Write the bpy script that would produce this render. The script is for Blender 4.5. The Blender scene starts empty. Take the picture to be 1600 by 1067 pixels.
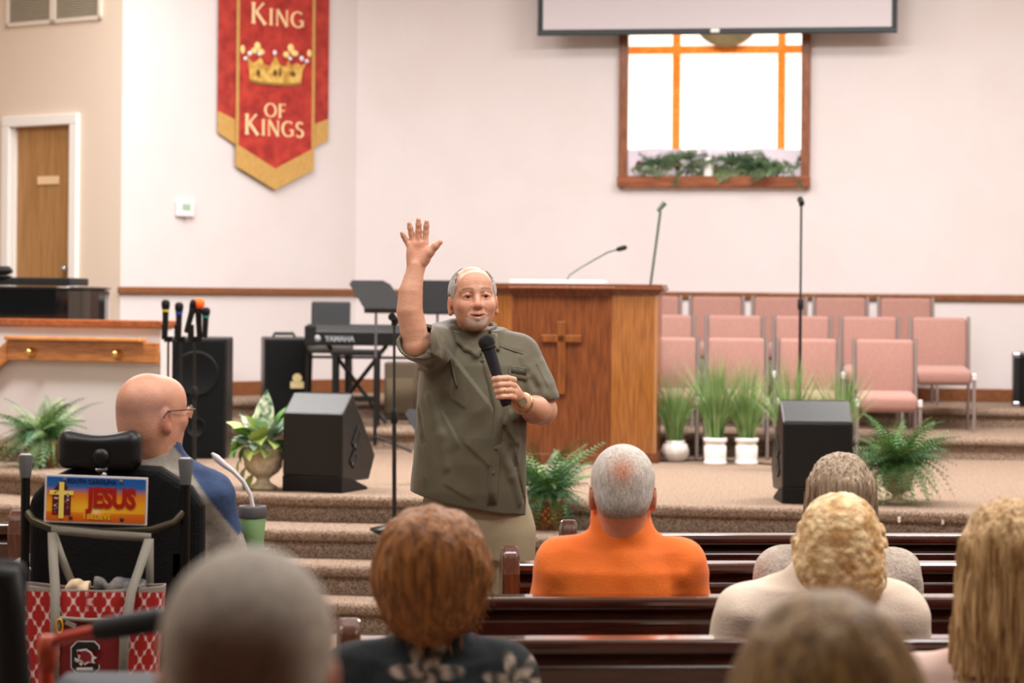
import bpy, bmesh, math, random
import numpy as np
from mathutils import Vector, Matrix, Euler

SC = bpy.context.scene
COL = SC.collection
random.seed(7)

# ------------------------------------------------------------------ camera
F = 3778.0            # focal length in pixels of the 1600 px wide frame
H = 1.70              # eye height of the photographer
HORIZON = 460.0
ROLL = math.radians(0.5)
FOCUS = 8.4
cam = bpy.data.cameras.new('camera'); camo = bpy.data.objects.new('camera', cam); COL.objects.link(camo)
cam.sensor_width = 36.0; cam.lens = F * 36.0 / 1600.0
cam.shift_y = -(533.5 - HORIZON) / 1600.0
camo.matrix_world = Matrix.Translation((0, 0, H)) @ Matrix.Rotation(math.radians(90), 4, 'X') @ Matrix.Rotation(ROLL, 4, 'Z')
cam.clip_end = 200
cam.dof.use_dof = True; cam.dof.focus_distance = FOCUS; cam.dof.aperture_fstop = 3.9
SC.camera = camo

def P(px, py, d):
    u, v = px - 800.0, py - HORIZON
    c, s = math.cos(ROLL), math.sin(ROLL)
    return Vector(((u * c + v * s) * d / F, d, H - (v * c - u * s) * d / F))
def G(px, py, z):
    u, v = px - 800.0, py - HORIZON
    return P(px, py, (H - z) * F / (v * math.cos(ROLL) - u * math.sin(ROLL)))

# ------------------------------------------------------------------ light
vs = SC.view_settings
vs.view_transform = 'Standard'; vs.look = 'None'; vs.gamma = 1.0; vs.exposure = -0.1; vs.use_curve_mapping = False
SC.cycles.use_denoising = True
SC.cycles.max_bounces = 8
w = bpy.data.worlds.new('world'); SC.world = w; w.use_nodes = True
w.node_tree.nodes['Background'].inputs[0].default_value = (1.0, 0.95, 0.9, 1)
w.node_tree.nodes['Background'].inputs[1].default_value = 0.06
def area(name, loc, sx, sy, power, color=(1.0, 0.975, 0.95), rot=(0, 0, 0), spread=180):
    l = bpy.data.lights.new(name, 'AREA'); l.shape = 'RECTANGLE'; l.size = sx; l.size_y = sy
    l.energy = power; l.color = color; l.spread = math.radians(spread)
    o = bpy.data.objects.new(name, l); COL.objects.link(o); o.location = loc; o.rotation_euler = rot
    return o
# rows of ceiling lamps of the hall
area('ceiling_lamp', (-3.5, 7.4, 5.05), 2.0, 0.6, 45)
area('ceiling_lamp', (0.0, 7.2, 5.05), 2.0, 0.6, 70)
area('ceiling_lamp', (3.2, 7.2, 5.05), 2.0, 0.6, 150)
area('ceiling_lamp', (-3.5, 14.2, 5.05), 2.4, 0.8, 320)
area('ceiling_lamp', (0.2, 14.2, 5.05), 2.4, 0.8, 320)
area('ceiling_lamp', (3.8, 14.2, 5.05), 2.4, 0.8, 320)
area('ceiling_lamp', (-2.0, 17.0, 5.05), 2.4, 0.8, 120)
area('ceiling_lamp', (2.5, 16.6, 5.05), 2.4, 0.8, 130)
area('ceiling_lamp', (-2.5, 5.0, 5.05), 2.0, 0.6, 130)
area('ceiling_lamp', (2.5, 5.0, 5.05), 2.0, 0.6, 130)
area('ceiling_lamp', (-2.5, 1.0, 5.05), 2.0, 0.6, 45)
area('ceiling_lamp', (2.5, 1.0, 5.05), 2.0, 0.6, 45)

# ------------------------------------------------------------------ materials
def lin(c):
    out = []
    for x in c[:3]:
        x = x / 255.0
        out.append(x / 12.92 if x <= 0.04045 else ((x + 0.055) / 1.055) ** 2.4)
    return tuple(out) + (1.0,)
MATS = {}
def mat(name, rgb, rough=0.6, metal=0.0, spec=0.4, var=None, scale=30.0, stretch=(1, 1, 1), bump=0.0, bscale=None,
        detail=4.0, attr=None, emit=0.0, sheen=0.0, trans=0.0, alpha=1.0, coat=0.0, sss=0.0):
    """principled material; var = second colour blended in by stretched noise; attr = colour attribute name"""
    if name in MATS: return MATS[name]
    m = bpy.data.materials.new(name); m.use_nodes = True; MATS[name] = m
    nt = m.node_tree; b = nt.nodes['Principled BSDF']; L = nt.links
    b.inputs['Base Color'].default_value = lin(rgb)
    b.inputs['Roughness'].default_value = rough; b.inputs['Metallic'].default_value = metal
    b.inputs['Specular IOR Level'].default_value = spec
    if coat: b.inputs['Coat Weight'].default_value = coat; b.inputs['Coat Roughness'].default_value = 0.08
    if sheen: b.inputs['Sheen Weight'].default_value = sheen
    if trans: b.inputs['Transmission Weight'].default_value = trans
    if alpha < 1: b.inputs['Alpha'].default_value = alpha
    if sss:
        b.inputs['Subsurface Weight'].default_value = sss; b.inputs['Subsurface Scale'].default_value = 0.01
        b.inputs['Subsurface Radius'].default_value = (1.0, 0.35, 0.2)
    if emit:
        b.inputs['Emission Color'].default_value = lin(rgb); b.inputs['Emission Strength'].default_value = emit
    tc = mp = None
    if var is not None or bump:
        tc = nt.nodes.new('ShaderNodeTexCoord'); mp = nt.nodes.new('ShaderNodeMapping')
        mp.inputs['Scale'].default_value = stretch; L.new(tc.outputs['Object'], mp.inputs['Vector'])
    base = None
    if attr:
        a = nt.nodes.new('ShaderNodeAttribute'); a.attribute_name = attr; base = a.outputs['Color']
    if var is not None:
        n = nt.nodes.new('ShaderNodeTexNoise'); n.inputs['Scale'].default_value = scale; n.inputs['Detail'].default_value = detail
        L.new(mp.outputs[0], n.inputs['Vector'])
        r = nt.nodes.new('ShaderNodeMapRange'); r.inputs[1].default_value = 0.36; r.inputs[2].default_value = 0.64
        L.new(n.outputs['Fac'], r.inputs[0])
        mx = nt.nodes.new('ShaderNodeMix'); mx.data_type = 'RGBA'
        L.new(r.outputs[0], mx.inputs['Factor'])
        if base is not None:
            mx.blend_type = 'MULTIPLY'; L.new(base, mx.inputs['A']); mx.inputs['B'].default_value = lin(var)
        else:
            mx.inputs['A'].default_value = lin(rgb); mx.inputs['B'].default_value = lin(var)
        base = mx.outputs['Result']
    if base is not None: L.new(base, b.inputs['Base Color'])
    if bump:
        n2 = nt.nodes.new('ShaderNodeTexNoise'); n2.inputs['Scale'].default_value = bscale or scale; n2.inputs['Detail'].default_value = 3
        L.new(mp.outputs[0], n2.inputs['Vector'])
        bp = nt.nodes.new('ShaderNodeBump'); bp.inputs['Strength'].default_value = bump; bp.inputs['Distance'].default_value = 0.01
        L.new(n2.outputs['Fac'], bp.inputs['Height']); L.new(bp.outputs[0], b.inputs['Normal'])
    return m

M_WALL = mat('wall_paint', (214, 206, 206), 0.75, var=(211, 202, 201), scale=2.0, bump=0.05, bscale=180)
M_WALL2 = mat('wall_paint_beige', (226, 209, 192), 0.75, bump=0.05, bscale=180)
M_CEIL = mat('ceiling_paint', (240, 234, 226), 0.9, bump=0.1, bscale=60)
M_CARPET = mat('brown_carpet', (186, 163, 145), 0.95, spec=0.05, var=(114, 92, 74), scale=95, detail=8, bump=0.9, bscale=220)
M_WOODTRIM = mat('trim_wood', (136, 84, 46), 0.4, var=(106, 60, 30), scale=14, stretch=(1, 8, 8), coat=0.3)
M_OAK = mat('pulpit_oak', (122, 66, 30), 0.38, var=(88, 44, 18), scale=9, stretch=(7, 7, 0.55), detail=8, coat=0.35)
M_OAKL = mat('pulpit_oak_light', (158, 98, 42), 0.38, var=(122, 70, 26), scale=9, stretch=(7, 7, 0.55), detail=8, coat=0.35)
M_RAILOAK = mat('handrail_oak', (188, 122, 64), 0.35, var=(150, 88, 40), scale=10, stretch=(0.7, 8, 8), detail=6, coat=0.4)
M_PEW = mat('pew_wood', (78, 36, 22), 0.2, spec=0.6, var=(52, 22, 12), scale=11, stretch=(0.7, 8, 8), detail=6, coat=1.0)
M_PEWEND = mat('pew_end_wood', (100, 52, 30), 0.36, spec=0.5, var=(70, 34, 18), scale=11, stretch=(8, 8, 0.7), detail=6, coat=0.6)
M_MAROON = mat('pew_fabric', (70, 26, 34), 0.9, spec=0.1, var=(56, 20, 26), scale=120, bump=0.3, bscale=300)
M_BLACK = mat('black_matte', (15, 15, 16), 0.6, spec=0.3, bump=0.12, bscale=250)
M_BLACKT = mat('black_textured_box', (13, 13, 14), 0.38, spec=0.5, bump=0.1, bscale=320)
M_GRILLE = mat('speaker_grille', (11, 13, 14), 0.55, spec=0.15, bump=0.2, bscale=700)
M_BLKGLOSS = mat('piano_black', (8, 8, 9), 0.08, spec=0.7, coat=1.0)
M_BLKMETAL = mat('black_metal', (18, 18, 19), 0.38, spec=0.5)
M_STEEL = mat('steel', (190, 190, 195), 0.28, metal=1.0)
M_BRASS = mat('brass', (226, 190, 110), 0.2, metal=1.0)
M_CHAIRFRAME = mat('chair_frame', (158, 146, 144), 0.35, metal=0.6)
M_PINK = mat('chair_fabric', (168, 128, 118), 0.9, spec=0.1, var=(156, 114, 104), scale=140, bump=0.35, bscale=260, sheen=0.3)
M_WHITE = mat('white_paint', (244, 240, 236), 0.5)
M_CERAMIC = mat('white_ceramic', (246, 242, 238), 0.3, coat=0.4)
M_DARK = mat('recess_shade_black', (10, 9, 8), 0.8)

# ------------------------------------------------------------------ tagging helpers
def tag(o, label=None, cat=None, group=None, kind=None):
    if label: o['label'] = label
    if cat: o['category'] = cat
    if group: o['group'] = group
    if kind: o['kind'] = kind
    return o
def thing(name, loc, label, cat, group=None, rz=0.0):
    o = bpy.data.objects.new(name, None); COL.objects.link(o); o.location = loc; o.rotation_euler = (0, 0, rz)
    o.empty_display_size = 0.1
    return tag(o, label, cat, group)
def link(name, me, m=None, parent=None, loc=None, rot=None, smooth=False):
    if m is not None and not me.materials: me.materials.append(m)
    o = bpy.data.objects.new(name, me); COL.objects.link(o)
    if parent is not None: o.parent = parent
    if loc is not None: o.location = loc
    if rot is not None: o.rotation_euler = rot
    if smooth: smooth_mesh(me)
    return o
def smooth_mesh(me):
    me.polygons.foreach_set('use_smooth', np.ones(len(me.polygons), dtype=bool))
def dup(root):
    r = root.copy(); COL.objects.link(r)
    for ch in list(root.children):
        c = ch.copy(); COL.objects.link(c); c.parent = r
        for g in list(ch.children):
            k = g.copy(); COL.objects.link(k); k.parent = c
    return r

# ------------------------------------------------------------------ mesh builder
def basis(d):
    d = d.normalized(); up = Vector((0, 0, 1)) if abs(d.z) < 0.95 else Vector((1, 0, 0))
    x = up.cross(d).normalized(); y = d.cross(x)
    return x, y
class MB:
    def __init__(s): s.v = []; s.f = []; s.sm = []
    def add(s, vs, fs, sm=False):
        n = len(s.v); s.v += [tuple(p) for p in vs]; s.f += [tuple(i + n for i in f) for f in fs]; s.sm += [sm] * len(fs); return s
    def box(s, c, size, rot=None, taper=1.0):
        hx, hy, hz = [k / 2 for k in size]; c = Vector(c)
        M = rot.to_matrix() if isinstance(rot, Euler) else (Euler(rot).to_matrix() if rot else Matrix.Identity(3))
        vs = []
        for z in (-1, 1):
            t = taper if z > 0 else 1.0
            for x, y in ((-1, -1), (1, -1), (1, 1), (-1, 1)): vs.append(c + M @ Vector((x * hx * t, y * hy * t, z * hz)))
        return s.add(vs, [(3, 2, 1, 0), (4, 5, 6, 7), (0, 1, 5, 4), (1, 2, 6, 5), (2, 3, 7, 6), (3, 0, 4, 7)])
    def sweep(s, pts, rad, n=8, caps=True, flat=1.0):
        pts = [Vector(p) for p in pts]
        if not isinstance(rad, (list, tuple)): rad = [rad] * len(pts)
        rings = []; px = None
        for i, p in enumerate(pts):
            d = pts[min(i + 1, len(pts) - 1)] - pts[max(i - 1, 0)]
            if px is None: x, y = basis(d)
            else:
                d = d.normalized(); x = (px - d * px.dot(d)).normalized(); y = d.cross(x)
            px = x
            rings.append([p + (x * math.cos(a) + y * math.sin(a) * flat) * rad[i] for a in [2 * math.pi * k / n for k in range(n)]])
        vs = [q for r in rings for q in r]; fs = []
        for i in range(len(pts) - 1):
            for k in range(n):
                a, b = i * n + k, i * n + (k + 1) % n; fs.append((a, b, b + n, a + n))
        s.add(vs, fs, True)
        if caps:
            s.add(rings[0], [tuple(reversed(range(n)))]); s.add(rings[-1], [tuple(range(n))])
        return s
    def cyl(s, a, b, r, r2=None, n=12): return s.sweep([a, b], [r, r if r2 is None else r2], n)
    def lathe(s, prof, n=24, c=(0, 0, 0), wob=None):
        c = Vector(c); vs = []; fs = []
        for i, (r, z) in enumerate(prof):
            for k in range(n):
                a = 2 * math.pi * k / n; rr = r * (wob(a, z) if wob else 1.0)
                vs.append(c + Vector((rr * math.cos(a), rr * math.sin(a), z)))
        for i in range(len(prof) - 1):
            for k in range(n):
                a, b = i * n + k, i * n + (k + 1) % n; fs.append((a, b, b + n, a + n))
        m = len(prof)
        if prof[0][0] > 1e-6: fs.append(tuple(reversed(range(n))))
        if prof[-1][0] > 1e-6: fs.append(tuple(range((m - 1) * n, m * n)))
        return s.add(vs, fs, True)
    def sphere(s, c, r, n=14, m=8):
        rr = r if isinstance(r, (tuple, list)) else (r, r, r)
        c = Vector(c); vs = [c + Vector((0, 0, -rr[2]))]; fs = []
        for i in range(1, m):
            t = math.pi * i / m - math.pi / 2
            for k in range(n):
                a = 2 * math.pi * k / n
                vs.append(c + Vector((rr[0] * math.cos(t) * math.cos(a), rr[1] * math.cos(t) * math.sin(a), rr[2] * math.sin(t))))
        vs.append(c + Vector((0, 0, rr[2]))); top = len(vs) - 1
        for k in range(n):
            fs.append((0, 1 + (k + 1) % n, 1 + k)); b = 1 + (m - 2) * n; fs.append((top, b + k, b + (k + 1) % n))
        for i in range(m - 2):
            for k in range(n):
                a, b = 1 + i * n + k, 1 + i * n + (k + 1) % n; fs.append((a, b, b + n, a + n))
        return s.add(vs, fs, True)
    def prism(s, poly, vec, flip=False):
        poly = [Vector(p) for p in poly]; vec = Vector(vec); n = len(poly)
        vs = poly + [p + vec for p in poly]
        fs = [tuple(reversed(range(n))), tuple(range(n, 2 * n))] + [(i, (i + 1) % n, n + (i + 1) % n, n + i) for i in range(n)]
        if flip: fs = [tuple(reversed(f)) for f in fs]
        return s.add(vs, fs)
    def build(s, name, m=None, parent=None, bevel=0.0, seg=2, loc=None, rot=None, smooth=None, off=None):
        me = bpy.data.meshes.new(name)
        vs = s.v if off is None else [tuple(Vector(p) - Vector(off)) for p in s.v]
        me.from_pydata(vs, [], s.f)
        sm = np.array(s.sm, dtype=bool) if smooth is None else np.full(len(s.f), smooth)
        me.polygons.foreach_set('use_smooth', sm)
        bm = bmesh.new(); bm.from_mesh(me); bmesh.ops.recalc_face_normals(bm, faces=bm.faces); bm.to_mesh(me); bm.free()
        o = link(name, me, m, parent, loc, rot)
        if bevel:
            b = o.modifiers.new('bevel', 'BEVEL'); b.width = bevel; b.segments = seg; b.limit_method = 'ANGLE'; b.angle_limit = math.radians(40)
            b.harden_normals = False
        return o
def ribbon_mesh(mb, pts, wids, normal=None, thick=0.0):
    """flat strap following pts, width vector(s) given"""
    vs = []; fs = []
    for p, w_ in zip(pts, wids): vs += [Vector(p) - Vector(w_) / 2, Vector(p) + Vector(w_) / 2]
    for i in range(len(pts) - 1): fs.append((2 * i, 2 * i + 1, 2 * i + 3, 2 * i + 2))
    return mb.add(vs, fs, True)
def solid(o, t, offset=0):
    m = o.modifiers.new('solid', 'SOLIDIFY'); m.thickness = t; m.offset = offset; return o
def text_mesh(body, size, m, name, parent, loc, rot, extrude=0.002, sx=1.0, bold=0.0, align='CENTER', space=1.0):
    c = bpy.data.curves.new(name, 'FONT'); c.body = body; c.size = size; c.extrude = extrude; c.align_x = align; c.align_y = 'CENTER'
    c.offset = bold; c.resolution_u = 3; c.space_character = space
    t = bpy.data.objects.new('tmp', c); COL.objects.link(t)
    dg = bpy.context.evaluated_depsgraph_get(); me = bpy.data.meshes.new_from_object(t.evaluated_get(dg))
    bpy.data.objects.remove(t); me.materials.clear()
    me.transform(Matrix.Diagonal((sx, 1, 1, 1)))
    return link(name, me, m, parent, loc, rot)

# ------------------------------------------------------------------ implicit surfaces (smooth blends, surface nets)
class Vox:
    def __init__(s, lo, hi, h):
        s.lo = np.array(lo, float); s.h = h
        n = np.ceil((np.array(hi, float) - s.lo) / h).astype(int) + 1
        s.n = n; s.D = np.full(tuple(n), 0.5, np.float32)
        s.ax = [s.lo[i] + h * np.arange(n[i]) for i in range(3)]
    def _win(s, lo, hi, mar):
        a = np.clip(np.floor((np.array(lo) - mar - s.lo) / s.h).astype(int), 0, s.n)
        b = np.clip(np.ceil((np.array(hi) + mar - s.lo) / s.h).astype(int) + 1, 0, s.n)
        sl = tuple(slice(a[i], b[i]) for i in range(3))
        if any(b[i] <= a[i] for i in range(3)): return None, None
        g = np.meshgrid(*[s.ax[i][sl[i]] for i in range(3)], indexing='ij')
        return sl, np.stack(g, -1)
    def op(s, sl, d, k, sub=False):
        A = s.D[sl]
        if sub:
            d = -d
            if k > 0:
                hh = np.clip(0.5 - 0.5 * (A - d) / k, 0, 1); s.D[sl] = A * (1 - hh) + d * hh + k * hh * (1 - hh)
            else: s.D[sl] = np.maximum(A, d)
        else:
            if k > 0:
                hh = np.clip(0.5 + 0.5 * (A - d) / k, 0, 1); s.D[sl] = A * (1 - hh) + d * hh - k * hh * (1 - hh)
            else: s.D[sl] = np.minimum(A, d)
    def cone(s, a, b, ra, rb, k=0.02, sub=False, flat=None):
        a = np.array(a, float); b = np.array(b, float); r = max(ra, rb)
        sl, p = s._win(np.minimum(a, b) - r, np.maximum(a, b) + r, k + 4 * s.h)
        if sl is None: return s
        ab = b - a; pa = p - a
        t = np.clip((pa @ ab) / max(ab @ ab, 1e-12), 0, 1)
        q = pa - t[..., None] * ab
        if flat is not None:      # flatten the cross section along a direction: (unit vector, factor)
            fv = np.array(flat[0], float); fv /= np.linalg.norm(fv); q = q + (q @ fv)[..., None] * fv * (1.0 / flat[1] - 1.0)
        d = np.sqrt((q * q).sum(-1)) - (ra + (rb - ra) * t)
        s.op(sl, d.astype(np.float32), k, sub); return s
    def chain(s, pts, rads, k=0.01, **kw):
        for i in range(len(pts) - 1): s.cone(pts[i], pts[i + 1], rads[i], rads[i + 1], k, **kw)
        return s
    def ell(s, c, r, k=0.02, rot=None, sub=False):
        c = np.array(c, float); r = np.array(r, float); m = r.max() if rot is not None else r
        sl, p = s._win(c - m, c + m, k + 4 * s.h)
        if sl is None: return s
        q = p - c
        if rot is not None: q = q @ np.array(rot, float)
        k0 = np.sqrt(((q / r) ** 2).sum(-1)); k1 = np.sqrt(((q / (r * r)) ** 2).sum(-1)) + 1e-9
        s.op(sl, (k0 * (k0 - 1) / k1).astype(np.float32), k, sub); return s
    def box(s, c, hf, rnd=0.01, k=0.02, rot=None, sub=False):
        c = np.array(c, float); hf = np.array(hf, float); m = np.linalg.norm(hf) if rot is not None else hf
        sl, p = s._win(c - m, c + m, k + 4 * s.h)
        if sl is None: return s
        q = p - c
        if rot is not None: q = q @ np.array(rot, float)
        q = np.abs(q) - (hf - rnd)
        d = np.sqrt((np.maximum(q, 0) ** 2).sum(-1)) + np.minimum(q.max(-1), 0) - rnd
        s.op(sl, d.astype(np.float32), k, sub); return s
    def cut(s, pt, nrm, k=0.0):
        """remove everything on the side the normal points to"""
        nrm = np.array(nrm, float); nrm /= np.linalg.norm(nrm)
        g = np.stack(np.meshgrid(*s.ax, indexing='ij'), -1)
        d = ((g - np.array(pt, float)) @ nrm).astype(np.float32)
        s.op(tuple(slice(0, n) for n in s.n), -d, k, True); return s
    def warp(s, fn):
        g = np.stack(np.meshgrid(*s.ax, indexing='ij'), -1); s.D = s.D + fn(g).astype(np.float32); return s
    def inter(s, fn):
        g = np.stack(np.meshgrid(*s.ax, indexing='ij'), -1); s.D = np.maximum(s.D, fn(g).astype(np.float32)); return s
    def nets(s):
        D = s.D.copy(); D[0] = D[-1] = 0.1; D[:, 0] = D[:, -1] = 0.1; D[:, :, 0] = D[:, :, -1] = 0.1
        S = D < 0
        C = np.zeros(tuple(s.n - 1), np.int8); offs = [(i, j, k) for i in (0, 1) for j in (0, 1) for k in (0, 1)]
        nx, ny, nz = s.n
        for i, j, k in offs: C += S[i:nx - 1 + i, j:ny - 1 + j, k:nz - 1 + k]
        I = np.argwhere((C > 0) & (C < 8)); idx = -np.ones(C.shape, np.int64); idx[tuple(I.T)] = np.arange(len(I))
        acc = np.zeros((len(I), 3)); cnt = np.zeros(len(I))
        for o in offs:
            for a in range(3):
                if o[a]: continue
                o2 = list(o); o2[a] = 1
                v0 = D[tuple((I + o).T)]; v1 = D[tuple((I + o2).T)]
                m = (v0 < 0) != (v1 < 0); t = np.where(m, v0 / np.where(m, v0 - v1, 1), 0)
                pos = np.array(o, float)[None].repeat(len(I), 0); pos[:, a] += t
                acc[m] += pos[m]; cnt[m] += 1
        V = (I + acc / cnt[:, None]) * s.h + s.lo
        Q = []
        for a in range(3):
            b, c = (a + 1) % 3, (a + 2) % 3
            lo = [slice(None)] * 3; hi = [slice(None)] * 3; lo[a] = slice(0, -1); hi[a] = slice(1, None)
            X = S[tuple(lo)] != S[tuple(hi)]
            E = np.argwhere(X); E = E[(E[:, b] > 0) & (E[:, c] > 0)]
            def cell(db, dc):
                e = E.copy(); e[:, b] -= db; e[:, c] -= dc; return idx[tuple(e.T)]
            q = np.stack([cell(1, 1), cell(0, 1), cell(0, 0), cell(1, 0)], 1)
            fl = ~S[tuple(E.T)]; q[fl] = q[fl][:, ::-1]; Q.append(q)
        return V, np.concatenate(Q)
def relax(V, Q, it=2, lam=0.5):
    n = len(V); e = np.concatenate([Q[:, [0, 1]], Q[:, [1, 2]], Q[:, [2, 3]], Q[:, [3, 0]]]); e = np.concatenate([e, e[:, ::-1]])
    deg = np.bincount(e[:, 0], minlength=n).astype(float); deg[deg == 0] = 1
    for _ in range(it):
        for l in (lam, -lam * 0.9):
            A = np.stack([np.bincount(e[:, 0], weights=V[e[:, 1], i], minlength=n) for i in range(3)], 1) / deg[:, None]
            V = V + l * (A - V)
    return V
def np_mesh(name, V, Q, m, parent, off=None, colors=None, smooth=True):
    V = np.asarray(V, float)
    if off is not None: V = V - np.array(off, float)
    me = bpy.data.meshes.new(name); me.vertices.add(len(V)); me.vertices.foreach_set('co', V.astype(np.float32).ravel())
    k = Q.shape[1]; me.loops.add(Q.size); me.loops.foreach_set('vertex_index', Q.astype(np.int32).ravel())
    me.polygons.add(len(Q)); me.polygons.foreach_set('loop_start', np.arange(0, Q.size, k, dtype=np.int32))
    me.update(calc_edges=True); me.validate()
    if smooth: smooth_mesh(me)
    if colors is not None:
        at = me.color_attributes.new('Col', 'FLOAT_COLOR', 'POINT')
        c = np.ones((len(V), 4), np.float32); c[:, :3] = colors; at.data.foreach_set('color', c.ravel())
    return link(name, me, m, parent)
def linv(c): return np.array(lin(c)[:3])
def blend(base, col, w): w = np.clip(w, 0, 1)[:, None]; return base * (1 - w) + linv(col)[None] * w
def vnoise(p, sc, seed=0):
    """cheap smooth value noise on an (...,3) array"""
    p = np.asarray(p) * sc + seed * 17.31; i = np.floor(p).astype(np.int64); f = p - i; f = f * f * (3 - 2 * f)
    def hsh(a):
        n = (a[..., 0] * 374761393 + a[..., 1] * 668265263 + a[..., 2] * 2147483647 + seed * 1013) & 0xffffffff
        n = ((n ^ (n >> 13)) * 1274126177) & 0xffffffff
        return ((n ^ (n >> 16)) & 0xffff) / 65535.0
    r = 0
    for dx in (0, 1):
        for dy in (0, 1):
            for dz in (0, 1):
                wgt = (f[..., 0] if dx else 1 - f[..., 0]) * (f[..., 1] if dy else 1 - f[..., 1]) * (f[..., 2] if dz else 1 - f[..., 2])
                r = r + wgt * hsh(i + np.array([dx, dy, dz]))
    return r * 2 - 1
def rot3(rx=0, ry=0, rz=0): return np.array(Euler((rx, ry, rz)).to_matrix())
# ================================================================== the setting
S0, T1, T2 = 0.58, 0.73, 0.87           # stage floor and its two tiers
CEIL = 5.25
def struct(o, label=None): tag(o, kind='structure'); 
fl = MB().box((0, 9, -0.05), (18, 30, 0.1)).build('floor', M_CARPET); tag(fl, kind='structure')

def offset_poly(pts, t):
    out = []
    n = len(pts)
    for i in range(n):
        ns = []
        for a, b in ((i - 1, i), (i, i + 1)):
            if 0 <= a and b < n:
                d = (pts[b] - pts[a]).normalized(); ns.append(Vector((d.y, -d.x)))
        m = sum(ns, Vector((0, 0))).normalized(); k = max(0.5, m.dot(ns[0]))
        out.append(pts[i] + m * (t / k))
    return out
def fine(pts, step=0.25):
    """Catmull-Rom smoothing so that the carpeted edge bends softly"""
    out = []
    for i in range(len(pts) - 1):
        p0, p1, p2, p3 = pts[max(i - 1, 0)], pts[i], pts[i + 1], pts[min(i + 2, len(pts) - 1)]
        n = max(2, int((p2 - p1).length / step))
        for k in range(n):
            t = k / n
            out.append(0.5 * ((2 * p1) + (p2 - p0) * t + (2 * p0 - 5 * p1 + 4 * p2 - p3) * t * t + (3 * p1 - p0 - 3 * p2 + p3) * t ** 3))
    out.append(pts[-1]); return out
def tier(name, pts, z0, z1, back):
    poly = [(p.x, p.y, z0) for p in pts] + [(pts[-1].x, back, z0), (pts[0].x, back, z0)]
    o = MB().prism(poly, (0, 0, z1 - z0 - 0.0)).build(name, M_CARPET); tag(o, kind='structure')
    n = MB().sweep([(p.x, p.y - 0.012, z1 - 0.028) for p in pts], 0.032, 10)
    n.build('nosing', M_CARPET, o)
    return o
g = lambda px, py, z: G(px, py, z).to_2d()
edge0 = [Vector((-7.5, 17.6)), g(40, 737, S0), g(230, 757, S0), g(400, 771, S0), g(650, 777, S0), g(1050, 789, S0), g(1500, 801, S0), Vector((5.5, 11.7)), Vector((7.5, 11.3))]
edges = [fine(edge0)] + [fine(offset_poly(edge0, t)) for t in (0.47, 0.83, 1.20)]
tier('stage_platform', edges[0], 0.0, S0, 22.5)
for k in (1, 2, 3): tier('stage_step', edges[k], 0.0, S0 - 0.145 * k, 21.5)
e1 = [Vector(p) for p in ((-7.5, 16.9), (-5.0, 16.3), (-2.24, 15.42), (-2.22, 15.72), (-2.46, 15.95), (-2.48, 17.4), (-1.37, 17.4), (0.99, 17.15), (3.4, 16.8), (7.5, 16.2))]
tier('stage_tier', e1, S0 - 0.02, T1, 22.5)
e2 = [Vector(p) for p in ((-7.5, 18.3), (-2.8, 18.35), (-1.5, 18.95), (0.9, 18.7), (3.6, 18.2), (7.5, 17.6))]
tier('stage_tier', e2, T1 - 0.02, T2, 22.5)

# ------------------------------------------------------------------ walls
A = P(188, 460, 18.6).to_2d(); B = P(555, 460, 20.2).to_2d(); C = P(628, 460, 20.25).to_2d()
E = Vector((7.6, C.y - (7.6 - C.x) * 0.165)); D0 = A + Vector((-math.cos(math.radians(36)), math.sin(math.radians(36)))) * 6.0
class Wall:
    def __init__(s, p0, p1):
        s.p0 = p0; s.p1 = p1; s.e = (p1 - p0).normalized(); s.n = Vector((s.e.y, -s.e.x)); s.L = (p1 - p0).length
        s.rz = math.atan2(s.e.y, s.e.x)
    def at(s, u, z, off=0.0): q = s.p0 + s.e * u + s.n * off; return Vector((q.x, q.y, z))
    def px(s, px, py, off=0.0):
        """(u, z) on the wall seen at a pixel"""
        a = P(px, py, 1.0); dx, dz = a.x, a.z - H; p0 = s.p0 + s.n * off
        # p0 + e u = (dx d, d)
        det = s.e.x - dx * s.e.y; u = (dx * p0.y - p0.x) / det; d = p0.y + s.e.y * u
        return u, H + dz * d
    def slab(s, mb, u0, u1, z0, z1, off0=0.0, off1=-0.15):
        q = [s.at(u0, z0, off0), s.at(u1, z0, off0), s.at(u1, z1, off0), s.at(u0, z1, off0)]
        n3 = Vector((s.n.x, s.n.y, 0)); return mb.prism(q, n3 * (off1 - off0))
WD, WAB, WBC, WCE = Wall(D0, A), Wall(A, B), Wall(B, C), Wall(C, E)
# banner wall and the short facet next to it
m = MB(); WAB.slab(m, 0, WAB.L, 0.5, CEIL); o = m.build('wall_banner', M_WALL); tag(o, kind='structure')
m = MB(); WBC.slab(m, 0, WBC.L, 0.5, CEIL); o = m.build('wall_facet', M_WALL); tag(o, kind='structure')
# back wall with the opening above the choir
OU0, OZ0 = WCE.px(976, 276); OU1, _ = WCE.px(1256, 276); OZ1 = 4.35
m = MB(); WCE.slab(m, 0, OU0, 0.5, CEIL); WCE.slab(m, OU1, WCE.L, 0.5, CEIL); WCE.slab(m, OU0, OU1, 0.5, OZ0); WCE.slab(m, OU0, OU1, OZ1, CEIL)
o = m.build('wall_back', M_WALL); tag(o, kind='structure')
# door wall with a doorway
du0, dz1 = WD.px(19, 199); du1, _ = WD.px(113, 199)
m = MB(); WD.slab(m, 0, du0, 0.5, CEIL); WD.slab(m, du1, WD.L, 0.5, CEIL); WD.slab(m, du0, du1, dz1, CEIL)
o = m.build('wall_left', M_WALL2); tag(o, kind='structure')
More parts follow.
